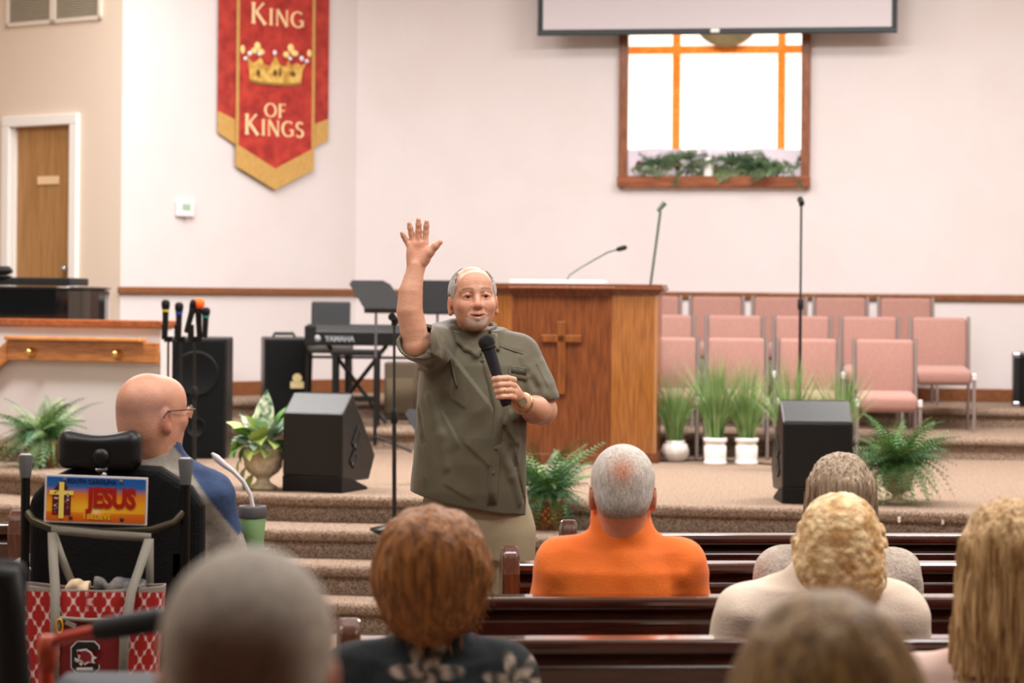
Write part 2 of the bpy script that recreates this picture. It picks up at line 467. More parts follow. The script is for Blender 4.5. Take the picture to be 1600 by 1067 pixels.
# the rest of the hall, out of view
m = MB(); m.box((-7.6, 7.5, 2.6), (0.15, 30, 5.3)); o = m.build('wall_side', M_WALL2); tag(o, kind='structure')
m = MB(); m.box((7.6, 7.5, 2.6), (0.15, 30, 5.3)); o = m.build('wall_right', M_WALL2); tag(o, kind='structure')
m = MB(); m.box((0, 8, CEIL + 0.05), (16, 30, 0.1)); o = m.build('ceiling', M_CEIL); tag(o, kind='structure')

# door leaf, casing, name plate, knob
dr = thing('door_1', WD.at(du0, T2), 'tan wooden door with small name plate behind the piano', 'door', rz=WD.rz); tag(dr, kind='structure')
dw = du1 - du0; dh = dz1 - T2
M_DOOR = mat('door_oak', (176, 132, 82), 0.5, var=(160, 114, 66), scale=6, stretch=(6, 6, 0.5), detail=6)
leaf = MB().box((dw / 2, 0.06, dh / 2), (dw, 0.04, dh)).build('door_leaf', M_DOOR, dr)
MB().box((dw * 0.56, 0.033, dh - 0.43), (0.24, 0.012, 0.065)).build('name_plate', mat('plate_cream', (238, 205, 160), 0.4), leaf, bevel=0.004)
kn = MB().sphere((dw - 0.07, -0.01, dh * 0.47), 0.028); kn.cyl((dw - 0.07, 0.04, dh * 0.47), (dw - 0.07, 0, dh * 0.47), 0.014); kn.build('door_knob', M_STEEL, leaf)
cw = 0.085
m = MB(); m.box((-cw / 2, -0.012, dh / 2), (cw, 0.05, dh)); m.box((dw + cw / 2, -0.012, dh / 2), (cw, 0.05, dh)); m.box((dw / 2, -0.012, dh + cw / 2), (dw + 2 * cw, 0.05, cw))
m.build('door_casing', M_WHITE, dr, bevel=0.008)
m = MB(); m.box((0.01, 0.06, dh / 2), (0.02, 0.11, dh)); m.box((dw - 0.01, 0.06, dh / 2), (0.02, 0.11, dh)); m.build('door_jamb', M_WHITE, dr)
# air return grille above the door
vu0, vz0 = WD.px(12, 43); vu1, _ = WD.px(160, 34)
vg = thing('air_vent', WD.at(vu0, vz0), 'wide white framed air return grille high above the tan door', 'air vent', rz=WD.rz)
vw = vu1 - vu0
for a, b in ((0.0, vw * 0.5), (vw * 0.5, vw)):
    m = MB(); t = 0.03
    m.box(((a + b) / 2, -0.012, t / 2), (b - a, 0.024, t)); m.box(((a + b) / 2, -0.012, 0.62 - t / 2), (b - a, 0.024, t))
    m.box((a + t / 2, -0.012, 0.31), (t, 0.024, 0.62)); m.box((b - t / 2, -0.012, 0.31), (t, 0.024, 0.62))
    fr = m.build('grille_frame', mat('vent_frame', (226, 214, 200), 0.5), vg)
    m = MB()
    for i in range(28): m.box(((a + b) / 2, -0.008, 0.04 + i * 0.0196), (b - a - 0.05, 0.018, 0.003), rot=(math.radians(40), 0, 0))
    s_ = m.build('louvre_blades', mat('vent_blade', (196, 184, 164), 0.5), fr); tag(s_, kind='stuff')
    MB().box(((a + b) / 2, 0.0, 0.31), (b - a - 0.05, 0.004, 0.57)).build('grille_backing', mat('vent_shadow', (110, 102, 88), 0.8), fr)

# ------------------------------------------------------------------ rails and baseboards
def strip(name, segs, z0, z1, prof, m_, bev=0.006):
    mb = MB()
    for W, u0, u1 in segs: W.slab(mb, u0, u1, z0, z1, prof, 0.0)
    o = mb.build(name, m_, bevel=bev); tag(o, kind='structure'); return o
RZ = 1.706
strip('trim_1', [(WAB, -0.03, WAB.L)], RZ - 0.028, RZ + 0.028, 0.035, M_WOODTRIM, 0.01)
strip('trim_2', [(WBC, 0, WBC.L)], RZ - 0.028, RZ + 0.028, 0.034, M_WOODTRIM, 0.01)
strip('trim_3', [(WCE, 0, WCE.L)], RZ - 0.028, RZ + 0.028, 0.035, M_WOODTRIM, 0.01)
strip('baseboard_banner', [(WAB, 0, WAB.L), (WBC, 0, WBC.L)], T2, T2 + 0.115, 0.02, M_WOODTRIM)
strip('baseboard_back', [(WCE, 0, WCE.L)], T2, T2 + 0.105, 0.02, M_WOODTRIM)

# ------------------------------------------------------------------ opening with amber cross window
wn = thing('window_1', WCE.at(OU0, OZ0), 'brown framed opening with a glowing white window crossed by amber bars', 'window', rz=WCE.rz); tag(wn, kind='structure')
ow, oh = OU1 - OU0, OZ1 - OZ0
DEEP = 0.95
M_FRAME = mat('window_frame_wood', (142, 86, 52), 0.45, var=(108, 60, 34), scale=12, stretch=(6, 6, 0.8), coat=0.2)
fw = 0.055
for x in (-0.012, ow + 0.012): MB().box((x, -0.012, oh / 2), (0.075, 0.08, oh)).build('jamb', M_FRAME, wn, bevel=0.006)
MB().box((ow / 2, -0.012, oh + 0.04), (ow + 0.1, 0.08, 0.08)).build('head', M_FRAME, wn, bevel=0.006)
MB().box((ow / 2, -0.03, -0.045), (ow + 0.11, 0.10, 0.095)).build('sill', mat('sill_wood', (150, 84, 46), 0.42, var=(112, 56, 28), scale=9, stretch=(0.8, 6, 6), coat=0.3), wn, bevel=0.01)
m = MB()
m.box((-0.33, DEEP / 2 + 0.03, oh / 2), (0.06, DEEP - 0.3, oh + 0.3)); m.box((ow + 0.33, DEEP / 2 + 0.03, oh / 2), (0.06, DEEP - 0.3, oh + 0.3))
m.box((ow / 2, DEEP / 2 + 0.03, -0.08), (ow + 0.7, DEEP - 0.3, 0.1)); m.box((ow / 2, DEEP / 2 + 0.03, oh + 0.12), (ow + 0.7, DEEP - 0.3, 0.1)); m.box((ow / 2, 0.1, -0.06), (ow, 0.25, 0.1))
m.build('niche', M_WHITE, wn)
def rear(px, py):
    u, z = WCE.px(px, py, -DEEP); return u - OU0, z - OZ0
vx = [rear(1057, 150)[0], rear(1221, 150)[0]]; hz = rear(1100, 78)[1]; zb = rear(1100, 233)[1]
bw = 0.065
M_BACKLIT = mat('backlit_orange_wood', (255, 152, 46), 0.45, var=(240, 126, 28), scale=9, stretch=(3, 3, 3))  # orange bloom of the backlight is put into the wood colour
xs = [-0.3] + vx + [ow + 0.3]; zs = [-0.02, hz, oh + 0.05]
M_GLOW = mat('daylit_glass', (255, 250, 244), 0.3, emit=1.15)
for i in range(3):
    for j in range(2):
        x0, x1 = xs[i], xs[i + 1]; z0, z1 = zs[j], zs[j + 1]
        MB().box(((x0 + x1) / 2, DEEP + 0.03, (z0 + z1) / 2), (x1 - x0, 0.012, z1 - z0)).build('pane', M_GLOW, wn)
for x in vx: MB().box((x, DEEP - 0.01, oh / 2), (bw, 0.05, oh + 0.04)).build('mullion', M_BACKLIT, wn, bevel=0.006)
MB().box((ow / 2, DEEP - 0.012, hz), (ow + 0.58, 0.05, bw)).build('transom', M_BACKLIT, wn, bevel=0.006)
rc = rear(1136, 21)
m = MB(); m.cyl((rc[0], DEEP - 0.09, rc[1]), (rc[0], DEEP - 0.05, rc[1]), 0.295, n=40); m.build('round_medallion', mat('medallion', (124, 106, 68), 0.6, var=(100, 84, 50), scale=8), wn, bevel=0.01)
cl = MB(); N = 60
vs_ = []
for i in range(N + 1):
    x = -0.28 + (ow + 0.56) * i / N; y = DEEP - 0.16 + 0.012 * math.sin(i * 0.9) + 0.008 * math.sin(i * 2.3)
    for z in (0.0, zb - 0.015 * math.sin(i * 0.23) ** 2): vs_.append((x, y, z))
cl.add(vs_, [(2 * i, 2 * i + 2, 2 * i + 3, 2 * i + 1) for i in range(N)], True)
solid(cl.build('curtain', mat('niche_cloth', (212, 202, 214), 0.8), wn), 0.006)
lo_ = WCE.at(OU0 + ow / 2, OZ1 - 0.1, -0.35); area('niche_fill_light', lo_, 1.2, 0.35, 13, (1.0, 0.96, 0.92), (0, 0, WCE.rz))  # unseen fill light added to brighten the bars from the room side

# ------------------------------------------------------------------ pony wall with wooden cap and handrail
PW = Wall(P(-330, 460, 16.8).to_2d(), P(252, 460, 15.48).to_2d())
m = MB(); PW.slab(m, 0, PW.L, T1, 1.462, 0.0, -0.13); o = m.build('wall_pony', M_WALL); tag(o, kind='structure')
m = MB(); PW.slab(m, -0.02, PW.L + 0.015, 1.462, 1.512, 0.03, -0.16); o = m.build('trim_4', mat('cap_wood', (164, 88, 42), 0.35, var=(126, 62, 28), scale=9, stretch=(0.8, 6, 6), coat=0.4), bevel=0.01); tag(o, kind='structure')
hu0, hz1 = PW.px(22, 531); hu1, hz1b = PW.px(254, 541); _, hz0 = PW.px(254, 568)
hr = thing('handrail', PW.at(hu0, hz0, 0.05), 'light oak handrail board with brass bolts on the low beige wall', 'handrail', rz=PW.rz)
hl = hu1 - hu0; hh = 0.135
m = MB().box((hl / 2, 0, hh / 2), (hl, 0.045, hh)); m.build('rail_board', M_RAILOAK, hr, bevel=0.008)
sl = 0.9
m = MB().prism([(0, -0.0225, 0), (0, -0.0225, hh), (-sl, -0.0225, hh - sl * 0.75), (-sl, -0.0225, -sl * 0.75)], (0, 0.045, 0)); m.build('rail_slope', M_RAILOAK, hr, bevel=0.006)
m = MB().box((hl / 2 - 0.05, -0.02, hh + 0.012), (hl - 0.1, 0.09, 0.028)); m.build('rail_cap', mat('rail_cap_oak', (206, 144, 84), 0.35, var=(170, 104, 50), scale=9, stretch=(0.8, 6, 6), coat=0.4), hr, bevel=0.01)
for px in (60, 194):
    u = PW.px(px, 553)[0] - hu0
    m = MB(); m.lathe([(0.0, 0.055), (0.018, 0.05), (0.026, 0.035), (0.022, 0.02), (0.03, 0.008), (0.033, 0.0)], 16)
    b_ = m.build('brass_bolt', M_BRASS, hr, loc=(u, -0.022, hh * 0.42), rot=(math.radians(90), 0, 0))
# ================================================================== pews
def pew(px, py, d, length, rz, label, left_end=True, mirror=False):
    e = P(px, py, d); s = -1 if mirror else 1
    r = thing('church_pew', (e.x, e.y, 0), label, 'pew', 'rows of wooden church pews', rz)
    Lc = s * length / 2
    t = MB(); t.box((Lc, 0.03, 0.852), (length, 0.095, 0.036)); t.build('top_rail', M_PEW, r, bevel=0.014, seg=3)
    t = MB(); t.prism([(0, 0.028, 0.84), (0, 0.0, 0.80), (0, 0.018, 0.70), (0, 0.045, 0.70)], (s * length, 0, 0)); t.build('back_board', M_PEW, r, bevel=0.006)
    t = MB(); t.prism([(0, 0.022, 0.705), (0, 0.10, 0.36), (0, 0.125, 0.36), (0, 0.048, 0.705)], (s * length, 0, 0)); t.build('back_panel', M_MAROON, r, bevel=0.004)
    t = MB(); t.prism([(0, 0.048, 0.80), (0, 0.13, 0.44), (0, 0.165, 0.44), (0, 0.075, 0.80)], (s * length, 0, 0)); t.build('back_cushion', M_MAROON, r, bevel=0.012)
    t = MB(); t.box((Lc, 0.33, 0.375), (length, 0.45, 0.03)); t.build('seat_board', M_PEW, r, bevel=0.006)
    t = MB(); t.box((Lc, 0.34, 0.425), (length - 0.12, 0.41, 0.07)); t.build('seat_cushion', M_MAROON, r, bevel=0.025, seg=3)
    prof = [(-0.035, 0), (-0.03, 0.55), (-0.05, 0.84), (-0.035, 0.90), (0.0, 0.925), (0.05, 0.90), (0.09, 0.80), (0.14, 0.66), (0.25, 0.62), (0.46, 0.61), (0.54, 0.57), (0.56, 0.50), (0.52, 0.40), (0.5, 0.0)]
    for x in ((0.0,) if True else ()) + (s * length,):
        t = MB(); t.prism([(x - 0.028, y, z) for y, z in prof], (0.056, 0, 0)); t.build('end_panel', M_PEWEND, r, bevel=0.012, seg=3)
    return r
RZP = math.radians(4.5)
pew(888, 835, 8.38, 4.2, RZP, 'farthest wooden pew of the right block, its end post just left of the orange shirt')
pew(797, 880, 7.48, 4.2, RZP, 'wooden pew directly in front of the man in the orange shirt')
pew(690, 935, 6.62, 4.3, RZP, 'wooden pew that the man in the orange shirt leans against')
pew(545, 1004, 5.79, 4.4, RZP, 'nearest wooden pew, right behind the woman in the cream jacket')
pew(28, 806, 8.56, 2.6, math.radians(-3), 'wooden pew with maroon back at the left edge beside the wheelchair', mirror=True)

# ================================================================== pulpit
PC = P(878, 460, 16.0); rzp = math.radians(-9)
pu = thing('pulpit', (PC.x, 16.0, S0), 'large oak pulpit with a carved cross behind the standing man', 'pulpit', rz=rzp)
hw, sd, dp = 0.335, 0.27, 0.27
def octo(gr, z): return [(-hw - sd - gr, dp + 0.36, z), (-hw - sd - gr, dp, z), (-hw - gr * 0.5, -gr, z), (hw + gr * 0.5, -gr, z), (hw + sd + gr, dp, z), (hw + sd + gr, dp + 0.36, z)]
ph = 1.195
def panel(p, q, z0, z1, m_, name):
    a, b = Vector(p), Vector(q); d = (b - a); n = Vector((d.y, -d.x)).normalized()
    t = MB(); t.prism([(a.x, a.y, z0), (b.x, b.y, z0), (b.x, b.y, z1), (a.x, a.y, z1)], (-n.x * 0.025, -n.y * 0.025, 0)); return t.build(name, m_, pu, bevel=0.003)
o8 = [Vector(q[:2]) for q in octo(0, 0)]
panel(o8[0], o8[1], 0.0, ph - 0.06, M_OAKL, 'side_panel'); panel(o8[1], o8[2], 0.0, ph - 0.06, M_OAKL, 'angled_panel')
panel(o8[2], o8[3], 0.0, ph - 0.06, M_OAK, 'front_panel'); panel(o8[3], o8[4], 0.0, ph - 0.06, M_OAKL, 'angled_panel'); panel(o8[4], o8[5], 0.0, ph - 0.06, M_OAKL, 'side_panel')
t = MB(); t.box((hw + sd - 0.012, dp, (ph - 0.06) / 2), (0.03, 0.03, ph - 0.06)); t.build('corner_post', mat('post_oak', (172, 122, 78), 0.35, coat=0.4), pu, bevel=0.006)
for gr, z, hgt in ((0.015, ph - 0.075, 0.02), (0.03, ph - 0.057, 0.018), (0.045, ph - 0.04, 0.022)):
    MB().prism(octo(gr, z), (0, 0, hgt)).build('top_moulding', M_OAK, pu, bevel=0.006)
MB().prism(octo(0.035, ph - 0.018), (0, 0, 0.018)).build('desk_top', M_OAK, pu, bevel=0.004)
MB().prism(octo(0.02, 0.0), (0, 0, 0.07)).build('plinth', M_OAK, pu, bevel=0.006)
cz0, cz1, cb = 0.46, 0.945, 0.83
for a, b in (((0.0, -0.006, (cz0 + cz1) / 2), (0.056, 0.026, cz1 - cz0)), ((0.0, -0.006, cb), (0.27, 0.026, 0.05))):
    MB().box(a, b).build('cross_bar', mat('cross_oak', (130, 74, 30), 0.4, var=(96, 50, 18), scale=9, stretch=(7, 7, 0.6)), pu, bevel=0.006)
bk = thing('white_strip', (PC.x - 0.04, 15.99, S0 + ph), 'white sheets of notes lying along the front of the pulpit top', 'paper', rz=rzp)
MB().box((-0.0, 0.13, 0.012), (0.62, 0.24, 0.022)).build('layer', M_WHITE, bk, bevel=0.002)  # thin white box along the front of the desk top
gm = thing('gooseneck_microphone', P(883, 444, 16.1) , 'thin gooseneck microphone curving to the right above the pulpit', 'microphone')
gm.location.z = S0 + ph
b0 = Vector(gm.location)
pts = [P(883, 441, 16.1), P(890, 430, 16.1), P(906, 419, 16.08), P(930, 405, 16.05), P(950, 394, 16.0), P(966, 389.5, 15.95)]
m = MB().sweep([Vector((0, 0, 0))] + [p - b0 for p in pts[1:]], 0.0055, 8); m.cyl((0, 0, 0), (0, 0, 0.02), 0.02); m.build('gooseneck', mat('gooseneck_grey', (96, 104, 98), 0.4, metal=0.5), gm)
a, b = P(964, 390, 15.95) - b0, P(979, 386, 15.9) - b0
MB().sweep([a, a.lerp(b, 0.15), a.lerp(b, 0.85), b], [0.010, 0.016, 0.016, 0.008], 12).build('capsule', M_BLACK, gm)

# ================================================================== microphone stands
def mic_stand(base, top, label, lower=0.55, clip=True, tilt=None, round_base=True, cat='microphone stand', col=M_BLKMETAL, br=0.13):
    r = thing('microphone_stand', base, label, cat); b = Vector(base); t = Vector(top) - b
    mid = t * lower
    if round_base: MB().lathe([(br, 0), (br, 0.012), (br * 0.4, 0.03), (0.012, 0.05), (0.0, 0.05)], 24).build('round_base', M_BLKMETAL, r)
    else:
        for k in range(3):
            a = 2 * math.pi * k / 3 + 0.4; MB().sweep([(0, 0, 0.14), (0.28 * math.cos(a), 0.28 * math.sin(a), 0.012)], 0.009, 8).build('leg', M_BLKMETAL, r)
    MB().cyl((0, 0, 0.03), mid, 0.0115).build('lower_tube', col, r)
    MB().cyl(mid, t, 0.0075).build('upper_tube', col, r)
    MB().sweep([mid - t.normalized() * 0.045, mid - t.normalized() * 0.03, mid + t.normalized() * 0.02, mid + t.normalized() * 0.035], [0.014, 0.02, 0.02, 0.012], 12).build('clutch', M_BLACK, r)
    if clip:
        c = MB(); c.box(t + Vector((0, 0, 0.015)), (0.03, 0.035, 0.03)); c.sweep([t + Vector((-0.012, -0.03, 0.045)), t + Vector((0.012, 0.05, 0.02))], [0.022, 0.017], 10); c.build('clip', M_BLACK, r)
    return r
mic_stand(G(616, 829, S0 - 0.145), P(616, 508, (H - S0 + 0.145) * F / 368.0), 'black straight microphone stand on the steps left of the standing man', 0.56)
q = P(1252, 322, 16.4); mic_stand((q.x, 16.4, S0), q, 'tall thin microphone stand rising in front of the pink chairs', 0.62, clip=True)
q0 = P(1011, 460, 16.95); q = P(1032, 330, 16.9)
r = thing('microphone_stand', (q0.x - 0.02, 16.95, S0), 'slanting microphone stand sticking up behind the right end of the pulpit', 'microphone stand')
b0 = Vector(r.location); GM = mat('stand_grey', (84, 98, 92), 0.4, metal=0.4)
MB().lathe([(0.12, 0), (0.12, 0.012), (0.05, 0.03), (0.012, 0.05), (0.0, 0.05)], 24).build('round_base', M_BLKMETAL, r)
MB().cyl((0, 0, 0.03), q0 - b0 - Vector((0, 0, 0.1)), 0.011).build('lower_tube', M_BLKMETAL, r)
MB().cyl(q0 - b0 - Vector((0, 0, 0.12)), q - b0, 0.009).build('boom', GM, r)
MB().sweep([q - b0 + Vector((-0.02, 0, 0.0)), q - b0 + Vector((0.03, 0, 0.06))], [0.014, 0.02], 10).build('clip', GM, r)

# microphones parked upright on stands beside the loudspeaker
def mic(base_pt, tip_pt, band, label, foam=None):
    a, b = Vector(base_pt), Vector(tip_pt); r = thing('handheld_microphone', a, label, 'microphone', 'microphones parked beside the loudspeaker')
    d = b - a; L = d.length; u = d.normalized()
    MB().sweep([u * 0, u * (L * 0.05), u * (L * 0.7), u * (L * 0.76)], [0.012, 0.017, 0.02, 0.024], 14).build('body', M_BLACK, r)
    MB().sweep([u * (L * 0.66), u * (L * 0.72)], [0.0215, 0.0245], 14).build('colour_band', band, r)
    m = M_GRILLE if foam is None else foam; R = 0.027 if foam is None else 0.042
    MB().sweep([u * (L * 0.76), u * (L * 0.82), u * (L * 0.93), u * (L * 0.99), u * L], [0.024, R, R, R * 0.6, 0.003], 14).build('head', m, r)
    return r
dm = 15.1
spots = [((258, 524), (259, 468), (258, 700), mat('band_yellow', (220, 205, 60), 0.5), 'microphone with a yellow band, leftmost of the parked ones'),
         ((279, 528), (280, 472), (282, 705), mat('band_blue', (40, 80, 190), 0.5), 'parked microphone with a blue band'),
         ((291, 520), (305, 468), (303, 700), mat('band_black', (30, 30, 30), 0.5), 'parked plain black microphone leaning to the right'),
         ((320, 528), (322, 480), (318, 708), mat('band_teal', (30, 150, 140), 0.5), 'parked microphone with a teal band, rightmost of the group')]
for (a, b, c, bm_, lb) in spots: mic(P(a[0], a[1], dm), P(b[0], b[1], dm), bm_, lb)
mic(P(312, 534, dm + 0.02), P(309, 466, dm + 0.02), mat('band_dark', (34, 34, 36), 0.5), 'parked microphone wearing an orange foam windscreen', mat('foam_orange', (255, 96, 30), 0.9, bump=0.5, bscale=200))
for k, (px, nm) in enumerate(((263, 'stand under the yellow banded microphone'), (283, 'stand under the blue banded microphone'), (304, 'stand under the orange foam microphone'))):
    top = P(px, 530, dm + 0.04); r = mic_stand((top.x, dm + 0.04 + 0.02 * k, S0), top, 'thin black ' + nm, 0.6, clip=False, br=0.04)
    c = MB(); t = Vector((0, -0.02 * k, top.z - S0)); c.box(t, (0.05, 0.03, 0.035)); c.sweep([t + Vector((-0.02, -0.02, 0.0)), t + Vector((-0.02, -0.03, 0.09))], 0.02, 10); c.build('clip', M_BLACK, r)

# ================================================================== loudspeakers
def pa_box(px0, px1, ytop, d, z0, depth, label, rz=0.0, grille=True):
    a, b = P(px0, ytop, d), P(px1, ytop, d); wd = b.x - a.x; hgt = (a.z + b.z) / 2 - z0
    r = thing('loudspeaker', ((a.x + b.x) / 2, d, z0), label, 'loudspeaker', rz=rz)
    MB().box((0, depth / 2, hgt / 2), (wd, depth, hgt)).build('cabinet', M_BLACKT, r, bevel=0.012)
    MB().box((0, -0.006, hgt / 2), (wd - 0.035, 0.014, hgt - 0.04)).build('grille', M_GRILLE, r, bevel=0.006)
    return r, wd, hgt
r, wd, hgt = pa_box(259, 355, 527, 16.2, S0, 0.36, 'tall black loudspeaker cabinet behind the parked microphones')
for z, rr in ((hgt * 0.70, 0.155), (hgt * 0.26, 0.07)):
    MB().lathe([(rr, 0), (rr, 0.004), (rr * 0.9, 0.007), (rr * 0.86, 0.004)], 32).build('cone_ring', mat('cone_grey', (13, 15, 16), 0.5, spec=0.2), r, loc=(0.0, -0.012, z), rot=(math.radians(90), 0, 0))

def wedge(corner, w, yaw, label, left):
    """stage monitor seen from behind: local x right, y away from the viewer"""
    r = thing('stage_monitor', corner, label, 'stage monitor', 'black stage monitors at the stage edge', yaw)
    prof = [(0.0, 0.09), (0.0, 0.44), (0.13, 0.555), (0.44, 0.19), (0.36, 0.055), (0.10, 0.06)]
    MB().prism([(0, y, z) for y, z in prof], (w, 0, 0)).build('cabinet', M_BLACKT, r, bevel=0.012)
    MB().prism([(0, 0.0, 0), (0, 0.0, 0.09), (0, 0.10, 0.085), (0, 0.34, 0.015), (0, 0.34, 0)], (w, 0, 0)).build('base_block', M_BLACK, r, bevel=0.006)
    # baffle grille on the stage side
    gy = Vector((0, 0.44 - 0.13, 0.19 - 0.555)).normalized()
    MB().prism([(0.02, 0.15, 0.545), (w - 0.02, 0.15, 0.545), (w - 0.02, 0.43, 0.215), (0.02, 0.43, 0.215)], (0, 0.012, 0.010)).build('grille', M_GRILLE, r)
    for x in ((w, 0.0) if not left else (w, 0.0)):
        s = 1 if x > 0 else -1
        for (y, z, a, b) in ((0.185, 0.30, 0.10, 0.05), (0.145, 0.185, 0.06, 0.045)):
            m = MB(); m.box((x + s * 0.004, y, z), (0.012, b + 0.02, a + 0.025), rot=(math.radians(-38), 0, 0)); k = m.build('handle_plate', M_BLKMETAL, r, bevel=0.004)
            m = MB(); m.box((x + s * 0.006, y + 0.004, z), (0.012, b * 0.55, a * 0.8), rot=(math.radians(-38), 0, 0)); m.build('recess_shade', M_DARK, k)  # raised dark box, its black stands in for the shade inside the handle
            m = MB(); m.box((x + s * 0.0085, y - 0.018, z - 0.012), (0.006, 0.006, a * 0.9), rot=(math.radians(-38), 0, 0)); m.build('rim', mat('rim_grey', (120, 124, 128), 0.35, metal=0.5), k)
    return r
c1 = G(534, 771, S0); yw = math.radians(-22); wl = 0.375
# local origin is the left front corner: step back along local x
wedge((c1.x - wl * math.cos(yw), c1.y - wl * math.sin(yw), S0), wl, yw, 'black wedge monitor between the cream urn and the microphone stand', True)
c2 = G(1222, 787, S0); wedge((c2.x, c2.y, S0), 0.385, math.radians(2), 'black wedge monitor behind the grey-haired woman', False)
# small amplifiers
r, wd, hgt = pa_box(413, 480, 527, 18.1, T1, 0.34, 'upright black amplifier with a pale badge left of the keyboard', rz=math.radians(10))
m = MB(); m.box((wd * 0.27, -0.016, hgt * 0.44), (0.10, 0.006, 0.05)); m.cyl((wd * 0.27, -0.019, hgt * 0.52), (wd * 0.27, -0.013, hgt * 0.52), 0.035, n=18); m.build('badge', mat('badge_cream', (216, 200, 150), 0.4), r)
m = MB(); m.sweep([(-0.08, 0.17, hgt), (-0.07, 0.17, hgt + 0.025), (0.07, 0.17, hgt + 0.025), (0.08, 0.17, hgt)], 0.012, 8); m.build('carry_handle', M_BLACK, r)
q = P(1583, 551, 18.6); r = thing('guitar_amplifier', (q.x + 0.22, 18.55, T2), 'black amplifier case cut off by the right edge', 'amplifier', rz=math.radians(-9))
hgt = q.z - T2
MB().box((0, 0.15, hgt / 2), (0.44, 0.3, hgt)).build('case', M_BLACKT, r, bevel=0.012)
MB().box((0.0, -0.004, hgt / 2), (0.36, 0.012, hgt - 0.07)).build('grille', M_GRILLE, r)
for x in (-0.2, 0.2):
    for z in (0.02, hgt - 0.02): MB().box((x, 0.0, z), (0.05, 0.03, 0.04)).build('corner_guard', M_STEEL, r, bevel=0.008)
q = P(626, 566, 18.5); r = thing('brown_amplifier', (q.x, 18.5, T1), 'small brown amplifier box beneath the keyboard end', 'amplifier', rz=math.radians(-12)); hgt = q.z - T1
MB().box((0, 0.1, hgt / 2), (0.26, 0.22, hgt)).build('case', mat('amp_brown', (92, 78, 62), 0.7, bump=0.4, bscale=200), r, bevel=0.015)
MB().box((0, -0.012, hgt * 0.42), (0.21, 0.012, hgt * 0.6)).build('speaker_cloth', mat('amp_cloth', (112, 98, 78), 0.9, bump=0.4, bscale=300), r, bevel=0.004)

# ================================================================== choir chairs
def make_chair():
    r = thing('choir_chair', (0, 0, 0), 'pink upholstered choir chair', 'chair', 'pink choir chairs in three rows')
    w = 0.40
    def pad(name, c, s, rot=None, bev=0.03):
        return MB().box((0, 0, 0), s).build(name, M_PINK, r, bevel=bev, seg=4, loc=c, rot=rot, smooth=True)
    pad('backrest', (0, 0.43, 0.635), (w, 0.065, 0.385), (math.radians(-6), 0, 0))
    pad('seat', (0, 0.20, 0.405), (w, 0.44, 0.115), (math.radians(3), 0, 0), 0.04)
    MB().box((0, 0.468, 0.63), (w - 0.01, 0.015, 0.37), rot=(math.radians(-6), 0, 0)).build('back_shell', mat('chair_shell', (170, 150, 145), 0.6), r)
    for s in (-1, 1):
        x = s * (w / 2 + 0.013)
        m = MB(); m.sweep([(x, 0.41, 0.40), (x, 0.425, 0.62), (x, 0.445, 0.832)], 0.017, 8, flat=0.8); m.build('back_post', M_CHAIRFRAME, r)
        m = MB(); m.sweep([(x, 0.0, 0.40), (x, -0.01, 0.2), (x, -0.02, 0.0)], 0.0125, 8); m.build('front_leg', M_CHAIRFRAME, r)
        m = MB(); m.sweep([(x, 0.41, 0.40), (x, 0.43, 0.2), (x, 0.46, 0.0)], 0.0125, 8); m.build('rear_leg', M_CHAIRFRAME, r)
        m = MB(); m.sweep([(x, 0.0, 0.385), (x, 0.41, 0.395)], 0.013, 8); m.build('seat_rail', M_CHAIRFRAME, r)
        m = MB(); m.box((x, -0.005, 0.40), (0.03, 0.035, 0.05)); m.build('ganging_clip', mat('clip_white', (225, 222, 222), 0.4, metal=0.3), r, bevel=0.006)
    return r
ch0 = make_chair(); first = [True]
def place_chair(px, d, z, rz, label):
    q = P(px, 560, d); o = ch0 if first[0] else dup(ch0); first[0] = False
    o.location = (q.x, d, z); o.rotation_euler = (0, 0, rz); o['label'] = label; return o
ordn = ['leftmost', 'second', 'third', 'fourth', 'rightmost']
for row, z, lst in ((0, S0, [(1041, 16.62), (1151, 16.58), (1266, 16.55), (1389, 16.5)]),
                    (1, T1, [(1037, 17.75), (1148, 17.72), (1256, 17.68), (1364, 17.62), (1476, 17.55)]),
                    (2, T2, [(1019, 18.95), (1119, 18.9), (1219, 18.85), (1317, 18.8), (1421, 18.75)])):
    for i, (px, d) in enumerate(lst):
        nm = ('rightmost' if i == len(lst) - 1 else ordn[i])
        place_chair(px, d, z, math.radians(-5), 'pink choir chair, %s in the %s' % (nm, ('front row behind the white flower pots', 'middle row of chairs', 'back row against the wall')[row]))
# chair edges: keep row tops where the photograph has them

# ================================================================== keyboard corner
ky = thing('stage_keyboard', P(0, 0, 1), 'black electric keyboard on a folding stand seen from behind', 'keyboard')
q = P(478, 512, 17.75); ky.location = (q.x, 17.75, T1); ky.rotation_euler = (0, 0, math.radians(-3))
zk = P(560, 540, 17.75).z - T1; kh = 0.155
MB().prism([(0, 0, zk), (0, 0.0, zk + 0.10), (0, 0.06, zk + kh), (0, 0.14, zk + kh), (0, 0.30, zk + 0.08), (0, 0.30, zk)], (1.28, 0, 0)).build('body', M_BLACKT, ky, bevel=0.008)
MB().box((0.03, 0.14, zk + 0.07), (0.08, 0.30, 0.15)).build('end_cheek', M_BLACK, ky, bevel=0.01)
text_mesh('YAMAHA', 0.055, mat('logo_silver', (150, 152, 156), 0.4), 'brand_lettering', ky, (0.25, -0.002, zk + 0.048), (math.radians(90), 0, 0), 0.001, 0.95, 0.002)
m = MB(); m.lathe([(0.026, 0), (0.026, 0.003), (0.0, 0.003)], 18); m.build('brand_emblem', mat('logo_silver', (190, 192, 196), 0.4), ky, loc=(0.085, -0.002, zk + 0.05), rot=(math.radians(90), 0, 0))
